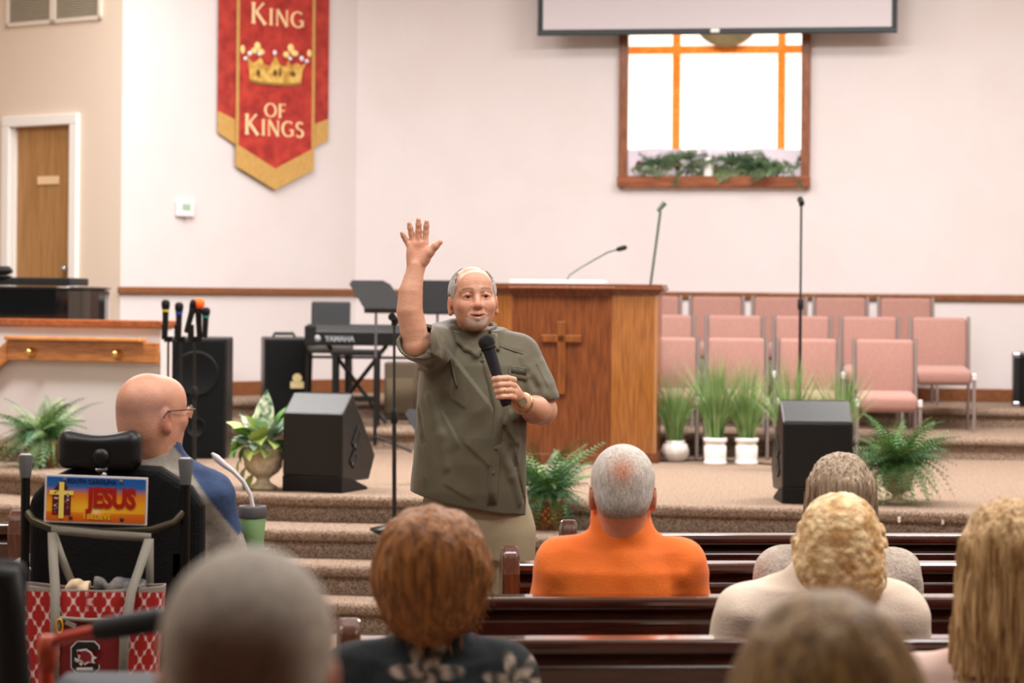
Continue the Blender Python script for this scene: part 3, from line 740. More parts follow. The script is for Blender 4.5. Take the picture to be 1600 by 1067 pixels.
for x in (0.36, 0.98):
    m = MB(); m.sweep([(x - 0.22, 0.15, 0.01), (x + 0.22, 0.15, zk)], 0.016, 8); m.build('stand_leg', M_BLKMETAL, ky)
    m = MB(); m.sweep([(x + 0.22, 0.18, 0.01), (x - 0.22, 0.18, zk)], 0.016, 8); m.build('stand_leg', M_BLKMETAL, ky)
MB().box((0.65, 0.16, zk - 0.09), (1.25, 0.02, 0.02)).build('stand_bar', M_BLKMETAL, ky)
# keyboard stool with a back
q = P(513, 560, 18.35); r = thing('keyboard_chair', (q.x, 18.35, T1), 'black padded chair with slim back behind the keyboard', 'chair')
zb_, zs_ = P(513, 473, 18.6).z - T1, P(513, 545, 18.35).z - T1
MB().box((0, 0.22, (zb_ + zs_) / 2 + 0.06), (0.30, 0.045, zb_ - zs_ - 0.1), rot=(math.radians(-8), 0, 0)).build('backrest', mat('black_leather', (40, 41, 44), 0.42), r, bevel=0.015, seg=3)
MB().box((0, 0, zs_), (0.36, 0.36, 0.06)).build('seat', mat('seat_grey', (70, 66, 60), 0.6), r, bevel=0.02, seg=3)
for x in (-0.15, 0.15):
    for y in (-0.15, 0.17):
        MB().sweep([(x, y, zs_ - 0.02), (x * 1.08, y * 1.08, 0)], 0.018, 8).build('leg', M_BLKMETAL, r)
    MB().sweep([(x, 0.17, zs_), (x * 0.8, 0.21, zs_ + 0.2)], 0.012, 8).build('back_strut', M_BLKMETAL, r)
q = P(510, 570, 17.3); r = thing('tall_stool', (P(556, 570, 17.55).x, 17.62, T1), 'tall black stool frame below the keyboard', 'stool')
zs_ = P(556, 551, 17.55).z - T1
MB().box((0, 0, zs_), (0.36, 0.28, 0.04)).build('seat', M_BLACK, r, bevel=0.01)
for x in (-0.15, 0.15):
    for y in (-0.12, 0.12): MB().box((x, y, zs_ / 2), (0.035, 0.035, zs_)).build('leg', M_BLACK, r, bevel=0.004)
    MB().box((x, 0, 0.12), (0.02, 0.24, 0.03)).build('stretcher', M_BLACK, r)
for y in (-0.12, 0.12): MB().box((0, y, 0.2), (0.3, 0.02, 0.03)).build('stretcher', M_BLACK, r)

def music_stand(px, ytop, ybot, w, d, z, label, lean=20, pole=True, skew=0.0, rz=0.0, depth=None):
    a, b = P(px, ytop, d), P(px, ybot, d); r = thing('music_stand', (a.x, d, z), label, 'music stand', rz=rz)
    hgt = (a.z - b.z) / math.cos(math.radians(lean)); zc = (a.z + b.z) / 2 - z
    R = Matrix.Rotation(math.radians(-lean), 3, 'X')
    c = 0.035
    poly = [(-w / 2, 0, -hgt / 2), (w / 2, 0, -hgt / 2), (w / 2, 0, hgt / 2 - c), (w / 2 - c, 0, hgt / 2), (-w / 2 + c, 0, hgt / 2), (-w / 2, 0, hgt / 2 - c)]
    S = Matrix(((1, 0, skew), (0, 1, 0), (0, 0, 1)))
    t = MB().prism([R @ (S @ Vector(p)) + Vector((0, -0.02, zc)) for p in poly], R @ Vector((0, 0.004, 0))); t.build('desk', M_BLACK, r)
    t = MB(); p = R @ Vector((-skew * hgt / 2, 0.03, -hgt / 2)) + Vector((0, -0.02, zc)); t.box(p, (w, 0.06, 0.006), rot=(math.radians(-lean), 0, 0)); t.build('ledge', M_BLKMETAL, r)
    t = MB(); t.cyl((0, 0, 0.05), (0, 0, zc * 0.6), 0.013); t.build('lower_tube', M_BLKMETAL, r)
    t = MB(); t.cyl((0, 0, zc * 0.6), (0, 0, zc), 0.009); t.build('upper_tube', mat('tube_grey', (120, 122, 126), 0.35, metal=0.7), r)
    t = MB(); t.sphere((0, 0.03, zc), (0.04, 0.03, 0.04)); t.build('tilt_knob', M_BLACK, r)
    for k in range(3):
        an = 2 * math.pi * k / 3; MB().sweep([(0, 0, 0.12), (0.26 * math.cos(an), 0.26 * math.sin(an), 0.012)], 0.01, 8).build('leg', M_BLKMETAL, r)
    return r
music_stand(588, 438, 481, 0.29, 16.95, S0, 'black music stand with tilted desk above the keyboard', 35, skew=-0.55)
music_stand(684, 438, 488, 0.31, 17.3, S0, 'black music stand just behind the head of the standing man', 12)
music_stand(688, 640, 676, 0.36, 14.2, S0, 'low black music stand half hidden behind the olive shirt', 40, skew=-0.5)
pb = G(602, 698, S0); r = thing('power_strip', pb, 'small black power box with cable lying on the stage floor', 'power box')
MB().box((0, 0, 0.025), (0.10, 0.08, 0.05)).build('box', M_BLACK, r, bevel=0.008)
MB().sweep([(0.05, 0, 0.01), (0.2, 0.03, 0.008), (0.38, -0.02, 0.008), (0.6, 0.04, 0.008)], 0.008, 6).build('cable', M_BLACK, r)
q0, q1 = G(1060, 722, S0), G(1260, 727, S0)
cb_ = MB().sweep([Vector((q0.x - 0.2, q0.y + 0.05, S0 + 0.006)), Vector((q0.x + 0.1, q0.y + 0.12, S0 + 0.006)), Vector(((q0.x + q1.x) / 2, q0.y + 0.1, S0 + 0.006)), Vector((q1.x - 0.25, q1.y - 0.03, S0 + 0.006)), Vector((q1.x, q1.y + 0.05, S0 + 0.006))], 0.006, 6).build('audio_cable', M_BLACK)
tag(cb_, 'black cable lying on the carpet behind the white pots', 'cable')
for px, py in ((1405, 812), (1473, 815)):
    q = P(px, py, G(px, 801, S0).y - 0.005)
    o = MB().box((0, 0, 0), (0.014, 0.012, 0.03)).build('step_light', mat('lamp_cap', (240, 236, 228), 0.4), bevel=0.004, loc=q); tag(o, 'tiny white step marker on the carpet riser, %s of two' % ('left' if px < 1450 else 'right'), 'step marker', 'white markers on the stage riser')

# ================================================================== grand piano
q = P(166, 460, 17.1); r = thing('grand_piano', (q.x, 17.1, T1), 'glossy black grand piano behind the low beige wall', 'piano')
def pl(k):
    pts = []
    for i in range(15):
        a = -math.pi / 2 + math.pi * i / 14; pts.append((-0.38 + (0.38 + k) * math.cos(a) * (1 if a < 0 else 1), 0.10 + (0.43 + k) * math.sin(a)))
    pts += [(-0.8, 0.62 + k), (-1.1, 0.85 + k), (-1.75 - k, 0.85 + k), (-1.75 - k, -0.40 - k), (-0.8, -0.38 - k)]
    return pts
zr = P(100, 450, 16.6).z - T1
MB().prism([(x, y, zr - 0.30) for x, y in pl(0)], (0, 0, 0.29)).build('rim', M_BLKGLOSS, r, bevel=0.008)
MB().prism([(x, y, zr - 0.012) for x, y in pl(0.012)], (0, 0, 0.022)).build('lid', M_BLKGLOSS, r, bevel=0.006)
MB().box((-1.2 + 0.42, 0.22, zr + 0.045), (1.1, 0.75, 0.055)).build('folded_lid', M_BLACK, r, bevel=0.006)
for x, y in ((-0.4, 0.1), (-1.55, -0.2), (-1.55, 0.65)):
    MB().sweep([(x, y, zr - 0.3), (x, y, zr - 0.5), (x, y, 0.05), (x, y, 0)], [0.07, 0.055, 0.035, 0.04], 10).build('leg', M_BLKGLOSS, r)
MB().box((-1.72, 0.22, zr - 0.12), (0.16, 1.1, 0.06)).build('key_bed', M_BLKGLOSS, r)
q2 = P(6, 425, 17.0); r2 = thing('piano_lamp', (q2.x, 16.98, T1 + zr + 0.0725), 'small black lamp on the piano at the left edge', 'lamp')
lh = q2.z - T1 - zr - 0.0725
MB().lathe([(0.06, 0), (0.06, 0.01), (0.012, 0.02), (0.01, lh - 0.03)], 16).build('lamp_base', M_BLACK, r2)
MB().sweep([(-0.10, 0, lh - 0.02), (-0.04, 0, lh + 0.01), (0.04, 0, lh + 0.012), (0.065, 0, lh)], [0.02, 0.032, 0.03, 0.012], 12).build('lamp_shade', M_BLACK, r2)
# ================================================================== plants
def leaf_mesh(name, m_, L=0.12, W=0.05, n=6, bend=0.25, cup=0.15, tip=1.0):
    mb = MB(); vs = []; fs = []
    for i in range(n + 1):
        t = i / n; w = W * math.sin(math.pi * min(0.98, t ** 0.75 + 0.03)) ** 0.8 * 0.5 if t < 1 else 0.001
        y = L * t; z = L * (bend * t - bend * 1.8 * t * t)
        vs += [(-w, y, z + cup * w), (0, y, z), (w, y, z + cup * w)]
    for i in range(n):
        a = 3 * i; fs += [(a, a + 1, a + 4, a + 3), (a + 1, a + 2, a + 5, a + 4)]
    mb.add(vs, fs, True); me = bpy.data.meshes.new(name); me.from_pydata(mb.v, [], mb.f); me.materials.append(m_); smooth_mesh(me); return me
def frond_mesh(name, m_, droop, n=15, W=0.17, seed=0):
    """unit length fern frond: arching rib with paired leaflets"""
    rnd = random.Random(seed); vs = []; fs = []
    def c(t):
        return Vector((0.03 * math.sin(t * 3 + seed), 1.0 * (t - 0.18 * droop * t * t), 0.55 * t - droop * t * t * 0.95))
    def quad(*p):
        k = len(vs); vs.extend(p); fs.append(tuple(range(k, k + len(p))))
    for i in range(10):
        a, b = c(i / 10), c((i + 1) / 10); r = 0.008 * (1 - i / 12)
        quad(a + Vector((-r, 0, 0)), a + Vector((r, 0, 0)), b + Vector((r, 0, 0)), b + Vector((-r, 0, 0)))
        quad(a + Vector((0, 0, -r)), a + Vector((0, 0, r)), b + Vector((0, 0, r)), b + Vector((0, 0, -r)))
    for i in range(n):
        t = 0.12 + 0.86 * i / n; p = c(t); d = (c(min(1, t + 0.02)) - c(t - 0.02)).normalized()
        w = W * 1.0 * (0.35 + 0.65 * math.sin(math.pi * min(1, 0.22 + 0.78 * t))) * (1.0 - 0.55 * t) * rnd.uniform(0.85, 1.1); th = 0.0125
        for s in (-1, 1):
            side = Vector((s, 0, 0)); out = (side * 0.93 + d * 0.42).normalized(); up = side.cross(d) * s
            dz = -0.25 * w
            e = p + out * w + Vector((0, 0, dz)); mdl = p + out * w * 0.5 + Vector((0, 0, 0.02 * w))
            quad(p - d * th * 0.5, p + d * th * 0.5, mdl + d * th * 0.7, mdl - d * th * 0.7)
            quad(mdl - d * th * 0.7, mdl + d * th * 0.7, e + d * th * 0.1, e - d * th * 0.1)
    me = bpy.data.meshes.new(name); me.from_pydata([tuple(v) for v in vs], [], fs); me.materials.append(m_); return me
def inst(name, me, parent, loc, rot, sc=1.0):
    o = bpy.data.objects.new(name, me); COL.objects.link(o); o.parent = parent; o.location = loc; o.rotation_euler = rot
    o.scale = (sc, sc, sc) if not isinstance(sc, tuple) else sc; return o
M_FERN = [mat('fern_dark', (78, 126, 62), 0.5, var=(56, 98, 46), scale=6), mat('fern_mid', (96, 144, 72), 0.5, var=(72, 118, 56), scale=6),
          mat('fern_pale', (164, 190, 128), 0.5, var=(132, 168, 110), scale=6), mat('fern_blue', (120, 160, 128), 0.5, var=(92, 138, 108), scale=6)]
FR = [[frond_mesh('frond_%d_%d' % (i, j), M_FERN[i], dr, seed=i * 7 + j) for j, dr in enumerate((0.5, 0.9, 1.25, 1.7))] for i in range(4)]
M_LIME = mat('lime_leaf', (186, 204, 84), 0.5)
LIME = leaf_mesh('strap_leaf', M_LIME, 0.22, 0.028, 8, 0.3)
def fern(root, z, R, hgt, n, palette, seed, lime=3, sx=1.0):
    rnd = random.Random(seed)
    for i in range(n):
        k = i / n; a = i * 2.39996 + rnd.uniform(-0.3, 0.3)
        col = rnd.choices(range(4), palette)[0]
        up = rnd.random()
        j = 0 if up < 0.32 else 1 if up < 0.62 else 2 if up < 0.87 else 3
        tilt = {0: 0.55, 1: 0.4, 2: 0.2, 3: -0.05}[j] + rnd.uniform(-0.3, 0.3)
        s = R * rnd.uniform(0.6, 1.15) * (1.0 if j else hgt / R * 0.95)
        inst('frond', FR[col][j], root, (rnd.uniform(-0.04, 0.04), rnd.uniform(-0.04, 0.04), z), Euler((tilt, rnd.uniform(-0.6, 0.6), a)), (s * sx, s, s))
    for i in range(lime):
        inst('strap_leaf', LIME, root, (rnd.uniform(-0.04, 0.04), -0.03, z), Euler((rnd.uniform(0.7, 1.2), 0, rnd.uniform(0, 6.3))), rnd.uniform(0.6, 0.95) * hgt / 0.35)
M_BASKET = mat('brown_basket', (126, 78, 36), 0.55, var=(84, 48, 20), scale=45, bump=0.8, bscale=70)
def basket(root, w, hgt):
    t = w * 0.78
    m = MB(); b = [(-t / 2, -t / 2, 0), (t / 2, -t / 2, 0), (t / 2, t / 2, 0), (-t / 2, t / 2, 0)]
    u = [(x * w / t, y * w / t, hgt) for x, y, _ in b]; i_ = [(x * 0.86, y * 0.86, hgt) for x, y, _ in u]; j_ = [(x, y, hgt * 0.82) for x, y, _ in i_]
    m.add(b + u + i_ + j_, [(3, 2, 1, 0)] + [(k, (k + 1) % 4, 4 + (k + 1) % 4, 4 + k) for k in range(4)] + [(4 + k, 4 + (k + 1) % 4, 8 + (k + 1) % 4, 8 + k) for k in range(4)] + [(8 + k, 8 + (k + 1) % 4, 12 + (k + 1) % 4, 12 + k) for k in range(4)] + [(12, 13, 14, 15)])
    p = m.build('planter_box', M_BASKET, root, bevel=0.004)
    m = MB(); m.box((0, 0, hgt), (w * 1.04, w * 1.04, hgt * 0.09)); r_ = m.build('rim', mat('basket_rim', (146, 94, 46), 0.5), p, bevel=0.004); 
    m = MB()
    for (x, z) in ((0, 0.5), (-0.18, 0.5), (0.18, 0.5), (0, 0.72), (0, 0.28), (-0.1, 0.62), (0.1, 0.62), (-0.1, 0.38), (0.1, 0.38)):
        m.sphere((x * w, -(t + (w - t) * z) / 2 - 0.001, z * hgt), (w * 0.055, 0.006, hgt * 0.06), 8, 5)
    m.build('relief_ornament', mat('relief_gold', (170, 108, 44), 0.5), p)
q = G(857, 829, S0 - 0.145)
r = thing('potted_fern', (q.x, q.y + 0.09, S0 - 0.145), 'dark green fern in a brown square planter right of the standing man', 'potted fern'); basket(r, 0.185, 0.165); fern(r, 0.16, 0.27, 0.48, 190, (5, 4, 0.6, 2.2), 3, 4)
q = G(62, 732, S0)
r = thing('potted_fern', (q.x, q.y + 0.10, S0), 'pale green fern in a brown planter in front of the low beige wall', 'potted fern'); basket(r, 0.215, 0.165); fern(r, 0.16, 0.37, 0.46, 170, (2, 4, 3.5, 2), 5, 5, 1.1)
# cream urns
M_URN = mat('urn_stone', (220, 204, 174), 0.8, var=(192, 174, 140), scale=22, bump=0.3, bscale=90)
def urn(root, s):
    flute = lambda a, z: 1.0 + (0.035 * math.cos(a * 14) if 0.07 * s < z < 0.165 * s else 0.0)
    pr = [(0.085, 0), (0.085, 0.012), (0.07, 0.022), (0.045, 0.035), (0.036, 0.055), (0.05, 0.07), (0.085, 0.095), (0.108, 0.13), (0.112, 0.165), (0.118, 0.172), (0.118, 0.215), (0.128, 0.222), (0.128, 0.238), (0.112, 0.24), (0.105, 0.21), (0.0, 0.2)]
    MB().lathe([(a * s, z * s) for a, z in pr], 56, wob=flute).build('urn_body', M_URN, root)
    m = MB()
    for k in range(12):
        a = 2 * math.pi * k / 12; c = Vector((math.cos(a), math.sin(a), 0)); t_ = Vector((-math.sin(a), math.cos(a), 0)); pts = []
        for i in range(13):
            b = 2 * math.pi * i / 9; rr = 0.02 * s * (1 - i / 16); pts.append(c * 0.119 * s + t_ * (rr * math.cos(b)) + Vector((0, 0, 0.194 * s + rr * math.sin(b))))
        m.sweep(pts, 0.0035 * s, 5)
    m.build('scroll_band', M_URN, root)
q = G(409, 765, S0); r = thing('potted_plant', (q.x, q.y + 0.07, S0), 'cream fluted urn with variegated mixed foliage left of the wedge monitor', 'potted plant'); urn(r, 0.98)
M_POTHOS = mat('pothos_leaf', (164, 192, 92), 0.45, var=(196, 212, 136), scale=14); M_MIDLEAF = mat('mid_leaf', (98, 148, 62), 0.45, var=(70, 118, 48), scale=10)
M_DUSTY = mat('dusty_leaf', (172, 192, 172), 0.6, var=(128, 160, 134), scale=18); M_DIEF = mat('variegated_leaf', (40, 86, 56), 0.4, var=(214, 220, 190), scale=26, stretch=(1, 0.8, 1), detail=2)
LP = leaf_mesh('leaf_pothos', M_POTHOS, 0.115, 0.085); LM = leaf_mesh('leaf_mid', M_MIDLEAF, 0.11, 0.075); LD = leaf_mesh('leaf_dusty', M_DUSTY, 0.09, 0.065, bend=0.1); LV = leaf_mesh('leaf_tall', M_DIEF, 0.27, 0.115, 8, 0.12); LS = leaf_mesh('leaf_strap', M_MIDLEAF, 0.24, 0.05, 8, 0.4)
rnd = random.Random(11)
for i in range(64):
    a = i * 2.4; col = rnd.random(); left = -math.cos(a - 0.4)
    me = LP if (col < 0.45 and math.cos(a) < 0.25) or col < 0.15 else (LM if col < 0.55 else LD)
    el = rnd.uniform(-0.7, 1.0); rad = 0.05 + 0.06 * rnd.random(); zz = 0.235 + 0.05 * rnd.random() + max(0, el) * 0.06
    inst('leaf', me, r, (rad * math.cos(a), rad * math.sin(a) * 0.8, zz), Euler((el, rnd.uniform(-0.5, 0.5), a - math.pi / 2)), rnd.uniform(0.9, 1.5))
for i, (dx, dz) in enumerate(((-0.155, 0.18), (-0.17, 0.12), (-0.15, 0.06), (-0.13, -0.0), (-0.19, 0.215), (-0.11, 0.02))):
    inst('leaf', LP if i % 3 else LM, r, (dx + 0.06, -0.07, dz + 0.07), Euler((-1.1, rnd.uniform(-0.4, 0.4), 1.2 + rnd.uniform(-0.5, 0.5))), 1.0)
inst('leaf', LV, r, (-0.01, 0.0, 0.31), Euler((1.35, 0.12, 0.12)), 1.0); inst('leaf', LV, r, (-0.03, 0.03, 0.28), Euler((1.0, -0.3, 0.9)), 0.7)
inst('leaf', LS, r, (0.05, 0.02, 0.33), Euler((1.05, 0.1, -0.9)), 0.95)
q = G(1400, 787, S0); r = thing('potted_fern', (q.x + 0.02, q.y + 0.08, S0), 'lush arching fern in a cream urn right of the right-hand monitor', 'potted fern'); urn(r, 0.72)
fern(r, 0.18, 0.36, 0.44, 190, (4, 5, 1.2, 1.6), 9, 3, 1.05)
# white pots with tall grass
def blades(seed, n, hgt, spread, m_):
    rnd = random.Random(seed); mb = MB()
    for i in range(n):
        a = rnd.uniform(0, 2 * math.pi); rr = rnd.uniform(0, 0.045); L = hgt * rnd.uniform(0.55, 1.08); out = spread * rnd.uniform(0.1, 1.0) ** 1.3; w = rnd.uniform(0.004, 0.0075)
        b = Vector((rr * math.cos(a), rr * math.sin(a), 0)); dr = Vector((math.cos(a), math.sin(a), 0)); sd = Vector((-math.sin(a), math.cos(a), 0)); b2 = rnd.uniform(0, 6.28); sd = Vector((math.cos(b2), math.sin(b2), 0))
        pts = [b + dr * (out * t ** 1.7) + Vector((0, 0, L * (t - 0.12 * t * t * (out / max(spread, 1e-3))))) for t in (0, 0.35, 0.7, 1.0)]
        ribbon_mesh(mb, pts, [sd * w, sd * w, sd * w * 0.7, sd * 0.0006])
    return mb
M_GRASS = mat('pot_grass', (142, 170, 108), 0.55, var=(100, 138, 74), scale=8)
def pot(px, py, kind, label, seed, hgt=0.46, n=230, spread=0.30):
    q = G(px, py, S0); r = thing('grass_pot', (q.x, q.y + 0.08, S0), label, 'potted grass', 'white pots of tall grass')
    if kind == 'round':
        pr = [(0.05, 0), (0.07, 0.012), (0.092, 0.05), (0.094, 0.08), (0.082, 0.115), (0.062, 0.128), (0.068, 0.142), (0.058, 0.142), (0.05, 0.12), (0, 0.118)]
        MB().lathe(pr, 48, wob=lambda a, z: 1 + 0.035 * math.cos(9 * a + 40 * z)).build('pot', M_CERAMIC, r)
    else:
        pr = [(0.076, 0), (0.078, 0.02), (0.07, 0.028), (0.074, 0.05), (0.076, 0.12), (0.066, 0.135), (0.066, 0.145), (0.08, 0.155), (0.08, 0.178), (0.066, 0.178), (0.06, 0.14), (0, 0.138)]
        MB().lathe(pr, 36).build('pot', M_CERAMIC, r)
    z = 0.12 if kind == 'round' else 0.14
    g_ = blades(seed, n, hgt, spread, None).build('grass_blades', M_GRASS, r, loc=(0, 0, z)); tag(g_, kind='stuff')
    return r
pot(1056, 722, 'round', 'round swirled white pot of tall grass beside the pulpit', 1, 0.52, 240)
pot(1119, 727, 'jar', 'middle white jar of tall grass between two other white pots', 2, 0.62, 300)
pot(1168, 727, 'jar', 'rightmost of the three visible white jars of tall grass', 3, 0.56, 280)
pot(1236, 738, 'jar', 'tall grass rising behind the left part of the right-hand monitor', 4, 0.60, 260)
pot(1314, 738, 'jar', 'tall grass rising behind the right part of the right-hand monitor', 5, 0.56, 240)

# ================================================================== banner
bu0, _ = WAB.px(337, 200); bu1, _ = WAB.px(510, 200); bwid = bu1 - bu0
cu0 = WAB.px(364, 200)[0] - bu0; cu1 = WAB.px(486, 200)[0] - bu0; cm = (cu0 + cu1) / 2
def bz(px, py): return WAB.px(px, py)[1]
zb0 = bz(424, 297); TOP = bz(424, -40)
bn = thing('wall_banner', WAB.at(bu0, 0, 0.03), 'red hanging banner with gold fringe, crown and lettering', 'banner', rz=WAB.rz)
M_RED = mat('banner_damask', (184, 58, 46), 0.75, var=(146, 36, 32), scale=9, detail=6, bump=0.15, bscale=60); M_RED2 = mat('banner_side_damask', (178, 58, 46), 0.75, var=(144, 38, 34), scale=9, detail=6, bump=0.15, bscale=60)
M_GOLD = mat('banner_gold', (200, 160, 94), 0.6, var=(176, 134, 68), scale=60, stretch=(6, 6, 0.4)); M_LETTER = mat('banner_lettering', (240, 206, 158), 0.6)
def flatp(name, poly, m_, y, parent, th=0.004): return MB().prism([(x, y, z) for x, z in poly], (0, th, 0)).build(name, m_, parent)
zl1, zl2, zr1, zr2 = bz(337, 175), bz(364, 191), bz(510, 188), bz(487, 201)
fl1, fl2, fr1, fr2 = bz(337, 217), bz(364, 237), bz(510, 209), bz(487, 231)
so, si = (zl1 + zr1) / 2, (zl2 + zr2) / 2; fo, fi = (fl1 + fr1) / 2, (fl2 + fr2) / 2
flatp('side_panel', [(0, so), (cu0 + 0.05, si), (cu0 + 0.05, TOP), (0, TOP)], M_RED2, 0.004, bn); flatp('side_panel', [(cu1 - 0.05, si), (bwid, so), (bwid, TOP), (cu1 - 0.05, TOP)], M_RED2, 0.004, bn)
flatp('fringe', [(0, fo), (cu0 + 0.05, fi), (cu0 + 0.05, si + 0.01), (0, so + 0.01)], M_GOLD, 0.002, bn); flatp('fringe', [(cu1 - 0.05, fi), (bwid, fo), (bwid, so + 0.01), (cu1 - 0.05, si + 0.01)], M_GOLD, 0.002, bn)
cs = (bz(364, 226) + bz(486, 234)) / 2; ct = bz(424, 266); fs_ = (bz(364, 262) + bz(484, 263)) / 2
flatp('centre_panel', [(cu0, cs), (cm, ct), (cu1, cs), (cu1, TOP), (cu0, TOP)], M_RED, -0.008, bn)
flatp('fringe', [(cu0, fs_), (cm, zb0), (cu1, fs_), (cu1, cs + 0.01), (cm, ct + 0.012), (cu0, cs + 0.01)], M_GOLD, -0.012, bn)
for x in (cu0 + 0.012, cu1 - 0.012): flatp('gold_braid', [(x - 0.014, cs), (x + 0.014, cs), (x + 0.014, TOP), (x - 0.014, TOP)], M_GOLD, -0.013, bn, 0.006)
MB().cyl((-0.06, -0.01, TOP), (bwid + 0.06, -0.01, TOP), 0.018).build('hanging_rod', M_BRASS, bn)
# lettering: strokes with flared ends
def stroke(mb, a, b, w, T):
    a, b = Vector(a), Vector(b); d = (b - a); L = d.length; d /= L; n = Vector((-d.y, d.x))
    pts = [a - n * w * 0.72, a + d * min(0.12, L * 0.25) - n * w * 0.5, b - d * min(0.12, L * 0.25) - n * w * 0.5, b - n * w * 0.72, b + n * w * 0.72, b - d * min(0.12, L * 0.25) + n * w * 0.5, a + d * min(0.12, L * 0.25) + n * w * 0.5, a + n * w * 0.72]
    mb.prism([T(p) for p in pts], (0, 0.003, 0))
def arc(mb, c, rx, ry, a0, a1, w0, T, n=22):
    i_, o_ = [], []
    for k in range(n + 1):
        a = math.radians(a0 + (a1 - a0) * k / n); w = w0 * (0.55 + 0.45 * abs(math.cos(a)))
        i_.append(T(Vector((c[0] + (rx - w / 2) * math.cos(a), c[1] + (ry - w / 2) * math.sin(a))))); o_.append(T(Vector((c[0] + (rx + w / 2) * math.cos(a), c[1] + (ry + w / 2) * math.sin(a)))))
    for k in range(n): mb.prism([i_[k], o_[k], o_[k + 1], i_[k + 1]], (0, 0.003, 0))
GL = {'K': 0.74, 'I': 0.28, 'N': 0.82, 'G': 0.80, 'O': 0.84, 'F': 0.54, 'S': 0.56}
def glyph(mb, ch, T):
    w = 0.135; n_ = 0.075
    if ch == 'K': stroke(mb, (0.12, 0), (0.12, 1), w, T); stroke(mb, (0.14, 0.46), (0.58, 1), n_, T); stroke(mb, (0.24, 0.56), (0.66, 0), w, T)
    if ch == 'I': stroke(mb, (0.14, 0), (0.14, 1), w, T)
    if ch == 'N': stroke(mb, (0.12, 0), (0.12, 1), n_, T); stroke(mb, (0.12, 1), (0.70, 0), w, T); stroke(mb, (0.70, 0), (0.70, 1), n_, T)
    if ch == 'O': arc(mb, (0.42, 0.5), 0.35, 0.46, 0, 360, w, T, 36)
    if ch == 'G': arc(mb, (0.43, 0.5), 0.36, 0.46, 50, 318, w, T, 30); stroke(mb, (0.70, 0.10), (0.70, 0.44), w, T); stroke(mb, (0.52, 0.44), (0.76, 0.44), n_, T)
    if ch == 'F': stroke(mb, (0.12, 0), (0.12, 1), w, T); stroke(mb, (0.1, 0.96), (0.5, 0.96), n_, T); stroke(mb, (0.12, 0.52), (0.44, 0.52), n_, T)
    if ch == 'S': arc(mb, (0.28, 0.735), 0.19, 0.225, 30, 265, w, T, 20); arc(mb, (0.27, 0.27), 0.21, 0.235, -150, 90, w, T, 20)
def word(txt, px0, px1, pyb, h1, h2, name):
    """first letter h1 px tall, the rest h2 px (small capitals)"""
    wids = [GL[c] * (h1 if i == 0 else h2) for i, c in enumerate(txt)]; gap = 0.10 * h2; tot = sum(wids) + gap * (len(txt) - 1)
    x0 = WAB.px(px0, pyb)[0] - bu0; x1 = WAB.px(px1, pyb)[0] - bu0; k = (x1 - x0) / tot; z0 = bz((px0 + px1) / 2, pyb); ky = z0 - bz((px0 + px1) / 2, pyb + 1)
    x = 0; 
    for i, c in enumerate(txt):
        hh_ = h1 if i == 0 else h2; X = x0 + x * k
        mb = MB(); glyph(mb, c, lambda p, X=X, hh_=hh_: Vector((X + p.x * hh_ * k, -0.013, z0 + p.y * hh_ * ky))); mb.build(name, M_LETTER, bn); x += wids[i] + gap
word('KING', 387, 470, 41, 33, 26, 'letter'); word('OF', 408, 442, 184, 22, 22, 'letter'); word('KINGS', 377, 470, 213, 32, 25, 'letter')
# crown
cr = MB(); cx0 = WAB.px(385, 130)[0] - bu0; cx1 = WAB.px(465, 130)[0] - bu0
def T(px, py): return (WAB.px(px, py)[0] - bu0, WAB.px(px, py)[1])
M_CROWN = mat('crown_gold', (222, 184, 96), 0.5, var=(168, 120, 46), scale=16, detail=5)
body = [(386, 127), (400, 131), (424, 133.5), (448, 134), (465, 132), (467, 112), (474, 98), (466, 104), (458, 99), (450, 104), (446, 95), (440, 105), (432, 102), (425, 87), (418, 104), (408, 101), (402, 90), (396, 96), (390, 99), (380, 86), (385, 108)]
flatp('crown', [T(*p) for p in body], M_CROWN, -0.013, bn, 0.006)
def orb(px, py, rx, ry, m_, y=-0.016):
    c = T(px, py); e = T(px + rx, py)[0] - c[0]; f_ = c[1] - T(px, py + ry)[1]
    return MB().sphere((c[0], y, c[1]), (e, 0.008, f_), 12, 7).build('crown_ornament', m_, bn)
M_PEARL = mat('pearl', (226, 220, 232), 0.3)
for p in ((397, 73, 5, 7), (392, 80, 5, 5), (403, 82, 5, 5), (449, 76, 5, 7), (442, 86, 5, 5), (455, 84, 6, 5), (374, 78, 3.5, 7), (478, 84, 3.5, 6)): orb(*p, mat('crown_flower', (236, 206, 136), 0.5))
for p in ((424, 83, 3, 4), (385, 84, 3.5, 4), (400, 85, 3, 3), (466, 92, 3.5, 4), (448, 92, 3, 3), (378, 92, 3, 3), (474, 96, 3, 3)): orb(*p, M_PEARL)
for p in ((398, 114, 3, 5), (424, 114, 3, 5), (432, 113, 1.5, 8), (452, 116, 4, 4)): orb(*p, mat('crown_gem', (96, 66, 24), 0.4), -0.02)
flatp('crown_band', [T(*p) for p in ((386, 128), (400, 131.5), (424, 134), (448, 134.5), (465, 132.5), (465, 129), (448, 130.5), (424, 130), (400, 127.5), (386, 124))], mat('crown_band_gold', (146, 112, 52), 0.5), -0.018, bn, 0.004)  # darker gold band along the lower edge of the crown

